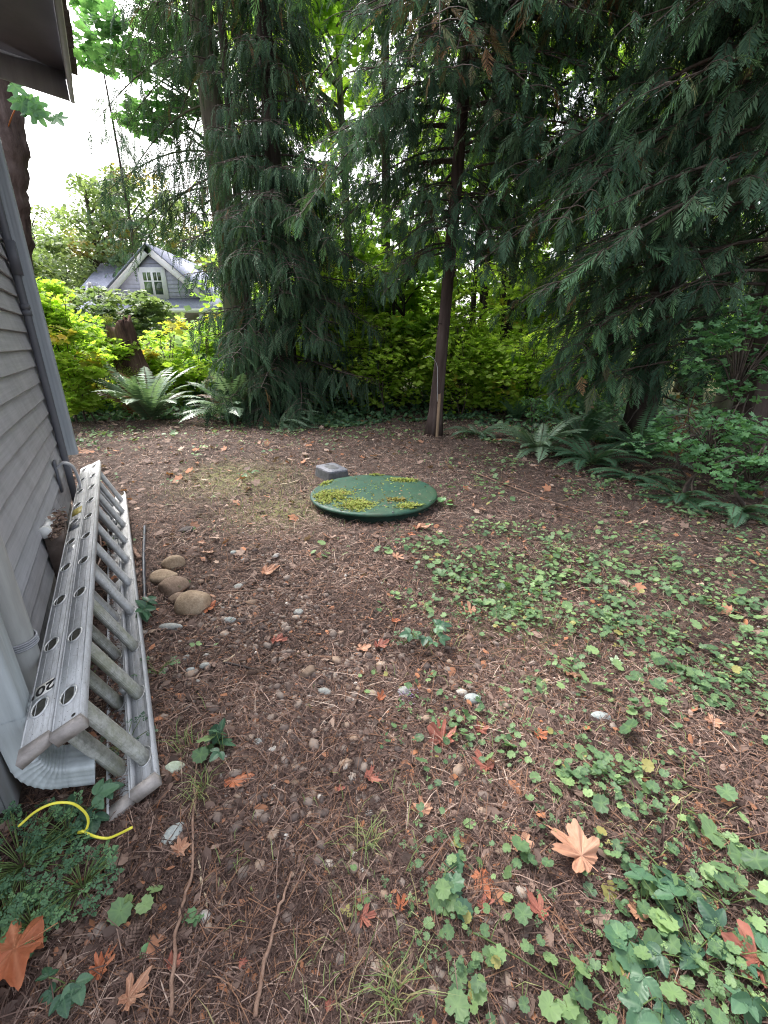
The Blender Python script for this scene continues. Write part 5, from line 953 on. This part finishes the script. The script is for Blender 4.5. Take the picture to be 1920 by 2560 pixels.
# left group
T2 = P(735, 960, 9.3); T2[2] = 0
conifer('drooping_spruce', 'dark dense conifer with branches down to the ground behind the left ferns', T2, 15, .17, .35, 12.5, 250, lambda h, az: (2.25 if h < 3.2 else 1.9 if h < 4.4 else 1.2)*(1-.03*h)*(1.0 if math.cos(az) > -.3 else .75), M_spruce, bark=M_barkd, fr=FRS, frs=(.26, .48), droop=1.25, hang=1.0, dead=.06, elev=(.05, .55, .28), dens=1.5, lean=(-.012, 0), azf=lambda h, az: R.uniform() < (1 if math.sin(az) < .1 else .45))
T1 = P(592, 800, 11.2); T1[2] = 0
conifer('tall_fir', 'tall fir with thick bare mossy trunk rising behind the left conifer', T1, 26, .27, 4.2, 18, 105, lambda h, az: 2.75 if math.cos(az) < -.1 else 2.4, M_spruce, bark=M_barkg, fr=FRS, frs=(.28, .55), droop=1.4, hang=1.2, dead=.05, elev=(.15, .8, .2), dens=.8, azf=lambda h, az: R.uniform() < (.95 if abs(math.cos(az)) > .45 else .25) and not (math.sin(az) < -.35), lean=(-.0, 0), flare=1.2, spacing=.26)
conifer('slim_fir', 'slim conifer stem between the tall fir and the dark left conifer', P(640, 900, 10.4)*[1, 1, 0], 14, .10, 3.2, 12, 60, lambda h, az: 1.6, M_spruce, bark=M_barkd, fr=FRS, frs=(.26, .45), droop=1.3, dead=.12, dens=1.3)
# right side cedars
T4 = P(1610, 1010, 6.0); T4[2] = 0
conifer('large_cedar', 'large dark cedar on the right with long drooping boughs over the clearing', T4, 17, .17, .9, 10.5, 140, lambda h, az: (1.2+(.62 if math.cos(az) < -.3 else .5)*min(max(h-.6, 0), 4.2))*(1-.035*h), M_cedar, bark=M_barkd, dens=1.15, frs=(.20, .38), droop=1.0, hang=.8, azf=lambda h, az: R.uniform() < (1 if (math.cos(az) < .3 or math.sin(az) < -.2) else .35) and not (h < 2.1 and math.sin(az) < -.5 and math.cos(az) > -.2), limbs_dead=24, dead=.07)
T5 = P(1900, 1000, 4.6); T5[2] = 0
conifer('right_edge_cedar', 'cedar at the right edge with reddish trunk and bright tipped fans', T5, 15, .20, 1.1, 8.5, 74, lambda h, az: (.9+.52*min(h, 3.6)), M_cedar, frs=(.20, .36), dens=.9, droop=.85, azf=lambda h, az: math.cos(az) < .25 and not (math.sin(az) < -.75), hang=.5, limbs_dead=14, dead=.08)
conifer('moss_limb_tree', 'mossy dark tree with crooked bare limbs at the upper right', P(1850, 900, 7.4)*[1, 1, 0], 14, .18, 3.2, 12, 40, lambda h, az: 2.6, M_cedar, bark=M_barkg, dens=.45, frs=(.25, .45), droop=.9)
# behind
for i, (px, Y, r_, h0, nl, ll, lb_) in enumerate(((960, 14.5, .16, 6.4, 60, 2.0, 'background conifer seen left of the central trunk'), (1120, 16, .16, 6.2, 70, 2.4, 'background conifer standing behind the central cedar crown'), (1410, 13.5, .15, 4.4, 56, 1.9, 'background conifer right of the bare thin stems'), (1500, 14.5, .20, 3.0, 66, 2.6, 'background conifer behind the gap left of the large cedar'), (1740, 11, .18, 1.2, 80, 2.5, 'background conifer behind the large right cedar'), (2050, 9, .2, .8, 80, 2.6, 'background conifer beyond the right edge cedar'), (385, 30, .12, 5, 50, 2.6, 'distant wispy conifer beside the neighbour house'), (720, 16, .18, 5.2, 60, 2.2, 'distant conifer behind the left group'))):
    conifer('background_conifer', lb_, P(px, 900, Y)*[1, 1, 0], 16+i % 3, r_, h0, 14, nl, lambda h, az, ll=ll: ll*(1-.04*h), M_spruce if i % 2 else M_cedar, bark=M_barkd, dens=.75, frs=(.32, .6), droop=1.0, group='conifers in the background woods', spacing=.26)
# thin multi stem maples
BG = 'leafy trees in the background woods'
def atp(px, Y): p = P(px, 900, Y); return (p[0], p[1])
b_ = atp(1190, 11); broadleaf('thin_stem_maple', 'cluster of thin bare stems with maple leaves above right of the central trunk', b_, 7.5, .075, (b_[0]+.3, b_[1]+.3, 5.2), (1.8, 1.6, 2.2), 34, 60, .13, M_maple, stems=4, group=BG, T=T_mlo, csize=.6, bark=M_barkd)
b_ = atp(1262, 10.5); broadleaf('thin_stem_maple', 'second cluster of dark thin stems right of the first stems', b_, 7.5, .08, (b_[0]+.3, b_[1]+.5, 5.0), (1.6, 1.6, 2.2), 30, 60, .13, M_maple, stems=4, group=BG, T=T_mlo, csize=.6, bark=M_barkd)
b_ = atp(1010, 9.6); broadleaf('young_maple', 'bright green young maple left of the central trunk', b_, 3.4, .04, (b_[0]+.1, b_[1], 2.3), (1.1, 1.0, 1.15), 30, 55, .125, M_maple, stems=3, group=BG, T=T_mlo, csize=.42, bark=M_barkd, orange=.04)
b_ = atp(1310, 12.5); broadleaf('young_maple', 'yellow green maple under the boughs right of the thin stems', b_, 5, .05, (b_[0], b_[1], 3.0), (1.8, 1.4, 1.7), 34, 55, .14, M_maple, stems=3, group=BG, T=T_mlo, csize=.6, bark=M_barkd)
b_ = atp(800, 13.5); broadleaf('young_maple', 'light green maple in the gap right of the dark left conifer', b_, 5.4, .06, (b_[0]+.2, b_[1], 3.4), (2.0, 1.6, 2.2), 34, 60, .15, M_maple, stems=2, group=BG, T=T_mlo, csize=.65)
b_ = atp(585, 14); broadleaf('tall_maple', 'tall leafy maple whose leaves show left of the fir trunk', b_, 9, .07, (b_[0]-1.5, b_[1], 7.6), (1.3, 1.3, 1.2), 18, 50, .19, M_vine, group=BG, T=T_mlo, csize=.6)
b_ = atp(870, 12.5); broadleaf('tall_maple', 'tall leafy maple between the left conifers and the central cedar', b_, 10, .12, (b_[0]-.6, b_[1], 7.2), (1.5, 1.5, 1.9), 20, 60, .17, M_maple, group=BG, T=T_mlo, csize=.7)
b_ = atp(1720, 13); broadleaf('tall_maple', 'tall maple glimpsed through the right hand cedars', b_, 9, .12, (b_[0], b_[1], 5.5), (3.4, 1.8, 3.4), 50, 60, .17, M_maple, group=BG, T=T_mlo, csize=.8)
# far broadleaf trees on the left
FG = 'distant trees beyond the houses on the left'
for px, Y, top, rx, lb_, n in ((110, 34, 7.6, 4.2, 'distant round green tree directly right of the house corner', 70), (215, 38, 9.2, 4.4, 'distant olive green tree above the neighbour roof', 70), (300, 33, 11.0, 2.8, 'distant yellow tinged tree left of the tall fir', 60), (390, 36, 12.5, 3.6, 'distant tall tree behind the wispy conifer', 70), (20, 40, 9.6, 4, 'distant tree hidden partly by the house corner', 50), (480, 40, 12, 4, 'distant tree behind the neighbour gable', 60), (160, 52, 15.5, 5.5, 'farthest tall grey green tree on the left skyline', 70)):
    b_ = atp(px, Y); broadleaf('distant_tree', lb_, b_, top-1, .25, (b_[0], b_[1], top*.55), (rx, rx, top*.44), n, 130, .30, M_far, group=FG, csize=1.25, orange=.10, flat=.6)
# trunk behind own house
pb = P(34, 470, 5.6); e = empty('bark_tree', 'big rugged brown trunk with peeling bark rising behind the grey house', 'tree', (pb[0]+.10, pb[1], 0), None)
pts = []
for y, x, wpx in ((700, 42, 60), (600, 36, 72), (520, 28, 74), (440, 20, 78), (360, 18, 84), (280, 8, 74), (200, -5, 70), (60, -30, 64), (-200, -60, 60)):
    p = P(x, y, 5.6); pts.append((p, wpx*pxm(p)/2))
p0 = pts[0][0].copy(); pts = [(np.array([p0[0]-.55, p0[1]+.1, -.1]), .30), (np.array([p0[0]-.25, p0[1], 1.2]), .19)]+pts
g = Geo(); pp = bez([p for p, _ in pts], 6); rr = np.interp(np.arange(len(pp)), np.arange(len(pts))*6, [r_ for _, r_ in pts]); tube(g, pp, rr*(1+.06*np.sin(np.arange(len(pp))*1.1)), 26, rough=.05)
g.obj('trunk', M_barkm, e, True, loc=(pb[0]+.10, pb[1], 0))
g = Geo(); n = 9; c_ = P(70, 245, 4.9)
for i in range(n):
    q_ = c_+R.normal(0, .10, 3)*[1.0, .4, .7]; X = np.array([[R.uniform(.2, 1), R.normal(0, .3), -R.uniform(.3, 1)]]); g.inst(T_leafs, basis(X, np.array([[.1, -1, .5]])+R.normal(0, .3, (1, 3)))*.12, q_[None], np.array([[R.uniform(.0, .5), 0, 0]]))
pk = pp[np.argmin(np.abs(pp[:, 2]-c_[2]))]; tube(g, bez([pk, (pk+c_)/2+[0, 0, .05], c_], 5), .006, 5, (.2, 0, .8), cap=False); g.obj('leaf_spray', M_vine, e, loc=(pb[0]+.10, pb[1], 0))

# ================================================================== SHRUBS
def shrub(name, px, py, Y, w_, h_, label, mat, n=26, per=34, size=.07, T=T_mlo, z=0, depth=None, csize=.24, orange=.03, p=None, bark=M_twig, group=None):
    b_ = P(px, py, Y) if p is None else np.array(p, float); d_ = depth or w_*.7
    return broadleaf(name, label, (b_[0], b_[1]), h_, .018, (b_[0], b_[1], z+h_*.55), (w_, d_, h_*.5), n, per, size, mat, stems=5, T=T, group=group, csize=csize, flat=.55, orange=orange, bark=bark, cat='shrub')
UG = 'bright leafy shrubs behind the clearing'
shrub('leafy_bush', 130, 900, 7.6, .75, 2.15, 'tall bright yellow green bush beside the grey house corner', M_brush, 60, 60, .085, group=UG, csize=.28)
shrub('leafy_bush', 215, 930, 9.0, .9, 1.7, 'bright green bush between the house corner and the stump', M_brush, 60, 60, .085, group=UG, csize=.28)
shrub('leafy_bush', 300, 900, 12.5, 1.4, 2.6, 'pale olive bush in front of the neighbour house', M_far, 50, 60, .12, group=UG, csize=.4)
shrub('leafy_bush', 450, 950, 10.2, 1.0, 1.55, 'bright green maple leaved bush right of the stump', M_brush, 50, 45, .10, group=UG, csize=.3)
shrub('leafy_bush', 570, 930, 11.6, 1.2, 1.3, 'dim green bush below the tall fir trunk', M_vine, 40, 45, .09, group=UG, csize=.3)
for px, Y, w_, h_, lb_, mt in ((860, 10.0, 1.1, 1.25, 'bright yellow green shrub right of the dark left conifer', M_brush), (960, 8.9, .8, 1.15, 'sunlit shrub immediately left of the central trunk', M_brush), (1030, 11.5, 1.2, 1.8, 'taller shrub behind the central trunk', M_maple), (1140, 8.7, .75, 1.2, 'bright shrub immediately right of the central trunk', M_brush), (1230, 9.6, 1.0, 1.2, 'wide shrub below the thin bare stems', M_brush), (1330, 8.4, .9, 1.25, 'olive green shrub behind the pale right fern', M_brush), (1420, 9.5, 1.0, 1.2, 'shrub in the shade left of the large cedar', M_maple), (900, 13.5, 1.8, 2.4, 'tall pale green shrub far behind the clearing', M_maple), (1280, 13, 2.0, 2.2, 'tall leafy shrub far behind the thin stems', M_maple), (750, 12.5, 1.4, 1.5, 'green shrub beyond the dark left conifer', M_brush), (680, 15.5, 2.2, 2.4, 'far shrub seen through the left conifer branches', M_maple)):
    shrub('woodland_shrub', px, 950, Y, w_*1.15, h_*R.uniform(.85, 1.5), lb_, mt, 90, 30, .07 if Y < 10 else .11, group=UG, csize=.30 if Y < 10 else .5)
for px, Y, h_, lb_, mt in ((885, 9.4, 2.1, 'airy tall sapling left of the central trunk', M_brush), (1000, 10.4, 2.9, 'tall loose sapling close behind the central trunk', M_maple), (1175, 9.2, 2.2, 'airy yellow green sapling right of the central trunk', M_brush), (1290, 10.0, 2.6, 'loose sapling in front of the dark thin stems', M_brush), (810, 11, 2.4, 'thin sapling at the edge of the dark left conifer', M_maple), (1380, 11, 3.0, 'leaning sapling under the large cedar boughs', M_maple)):
    shrub('sapling', px, 950, Y, .75, h_*1.15, lb_, mt, 46, 24, .075, group='loose saplings in the undergrowth', csize=.24, z=.25)
# vine maple and leafy sprays at the right
p = P(1760, 1165, 3.95); shrub('vine_maple', 0, 0, 0, .62, .42, 'low spreading blue green vine maple over the right hand ferns', M_vine, 40, 22, .043, T=fan(r_maple, 30, .1, .05, 11, stalk=0), z=.28, p=p, depth=.45, csize=.17, orange=.0)
p = P(1880, 1215, 3.5); shrub('vine_maple', 0, 0, 0, .40, .40, 'vine maple leaves at the right edge nearest the clearing', M_vine, 26, 22, .043, T=fan(r_maple, 30, .1, .05, 12, stalk=0), z=.12, p=p, depth=.35, csize=.15, orange=.0)
p = P(1850, 930, 4.3); shrub('vine_maple', 0, 0, 0, .45, .9, 'upright vine maple in front of the reddish trunk at right', M_vine, 36, 22, .05, T=fan(r_maple, 30, .1, .05, 13, stalk=0), z=.75, p=p, depth=.4, csize=.17, orange=.0)
p = P(1330, 1045, 6.6); shrub('vine_maple', 0, 0, 0, .30, .22, 'small pale maple sprig above the pale right fern', M_vine, 7, 12, .06, T=fan(r_maple, 30, .1, .05, 14, stalk=0), z=.30, p=p, csize=.12, orange=0)
# dead fir spray
p = P(1705, 1090, 4.7); g = Geo(); n = 120; q = R.normal(0, 1, (n, 3))*[.07, .05, .13]; g.inst(FRS[0], basis(R.normal(0, .5, (n, 3))+[0, 0, -1], R.normal(0, 1, (n, 3)))*R.uniform(.05, .13, n)[:, None, None], q, np.stack([R.uniform(0, 1, n), 0*q[:, 0], np.ones(n)], 1)); tube(g, bez([(.25, .3, .6), (.1, .1, .45), (0, 0, .15), (0, 0, -.1)], 6), .006, 5, (.2, 0, .9)); o = g.obj('dead_branch', M_cedar); o.location = p; tag(o, 'hanging rust brown dead branch in the shade above the vine maple', 'branch')
# deep wood beyond
g = Geo(); n = 90000; x = R.uniform(-13, 30, n); y = R.uniform(17, 30, n); z = R.uniform(0, 1, n)**1.25*16; k = (vnoise(x+z*.3, y*.4+z, .75, 31) > .40+.17*np.clip((z-3)/6, 0, 1)) & ~((x < -7) & (y < 27) & (z > 2.2)) & (x > -9.5-(z < 2)*3); x, y, z = x[k], y[k], z[k]; n = len(x); az = R.uniform(0, 6.28, n)
g.inst(kite(1, .75, -.15), basis(np.stack([np.cos(az), np.sin(az), R.uniform(-.8, .3, n)], 1), np.stack([R.normal(0, .6, n), R.normal(0, .6, n), np.ones(n)], 1))*R.uniform(.18, .42, n)[:, None, None], np.stack([x, y, z], 1), np.stack([np.clip(vnoise(x, z, .5, 33)*1.1+R.normal(0, .12, n), 0, 1), 0*x, (R.uniform(0, 1, n) < .03)*.6], 1))
tag(g.obj('distant_woods', M_wood), 'deep woods of mixed green leaves filling the view behind the trees', 'woods', kind='stuff')

# ================================================================== LIGHT, SKY, CAMERA
w = bpy.data.worlds.new('World'); bpy.context.scene.world = w; w.use_nodes = True; nt = w.node_tree; bg = nt.nodes['Background']; sk = nt.nodes.new('ShaderNodeTexSky'); sk.sky_type = 'NISHITA'; sk.sun_disc = False
el, rot = math.radians(54), math.radians(325); sk.sun_elevation = el; sk.sun_rotation = rot; sk.air_density = 1.0; sk.dust_density = 6.0; sk.ozone_density = .6
hs_ = nt.nodes.new('ShaderNodeHueSaturation'); hs_.inputs['Saturation'].default_value = .35; nt.links.new(sk.outputs[0], hs_.inputs['Color']); nt.links.new(hs_.outputs[0], bg.inputs[0]); bg.inputs[1].default_value = .15
sun = bpy.data.lights.new('sun', 'SUN'); sun.energy = .9; sun.angle = math.radians(25); sun.color = (1, .97, .93); so = bpy.data.objects.new('sun', sun); C.objects.link(so)
sd_ = Vector((math.sin(rot)*math.cos(el), math.cos(rot)*math.cos(el), math.sin(el))); so.rotation_euler = sd_.to_track_quat('Z', 'Y').to_euler()
sc = bpy.context.scene; cam = bpy.data.cameras.new('camera'); co = bpy.data.objects.new('camera', cam); C.objects.link(co); sc.camera = co
cam.sensor_fit = 'VERTICAL'; cam.sensor_height = 36; cam.sensor_width = 27; cam.lens = F0/2560*36; cam.clip_end = 2000; cam.clip_start = .02
co.location = (0, 0, H); co.rotation_euler = (math.pi/2-TH, 0, 0)
sc.view_settings.view_transform = 'Standard'; sc.view_settings.look = 'None'; sc.view_settings.exposure = 2.1
sc.cycles.use_denoising = True; sc.cycles.denoiser = 'OPENIMAGEDENOISE'; sc.cycles.denoising_prefilter = 'NONE'; sc.cycles.filter_width = 1.1; sc.cycles.max_bounces = 6; sc.cycles.diffuse_bounces = 4; sc.cycles.transmission_bounces = 4; sc.cycles.transparent_max_bounces = 4; sc.cycles.glossy_bounces = 2; sc.cycles.caustics_reflective = False; sc.cycles.caustics_refractive = False
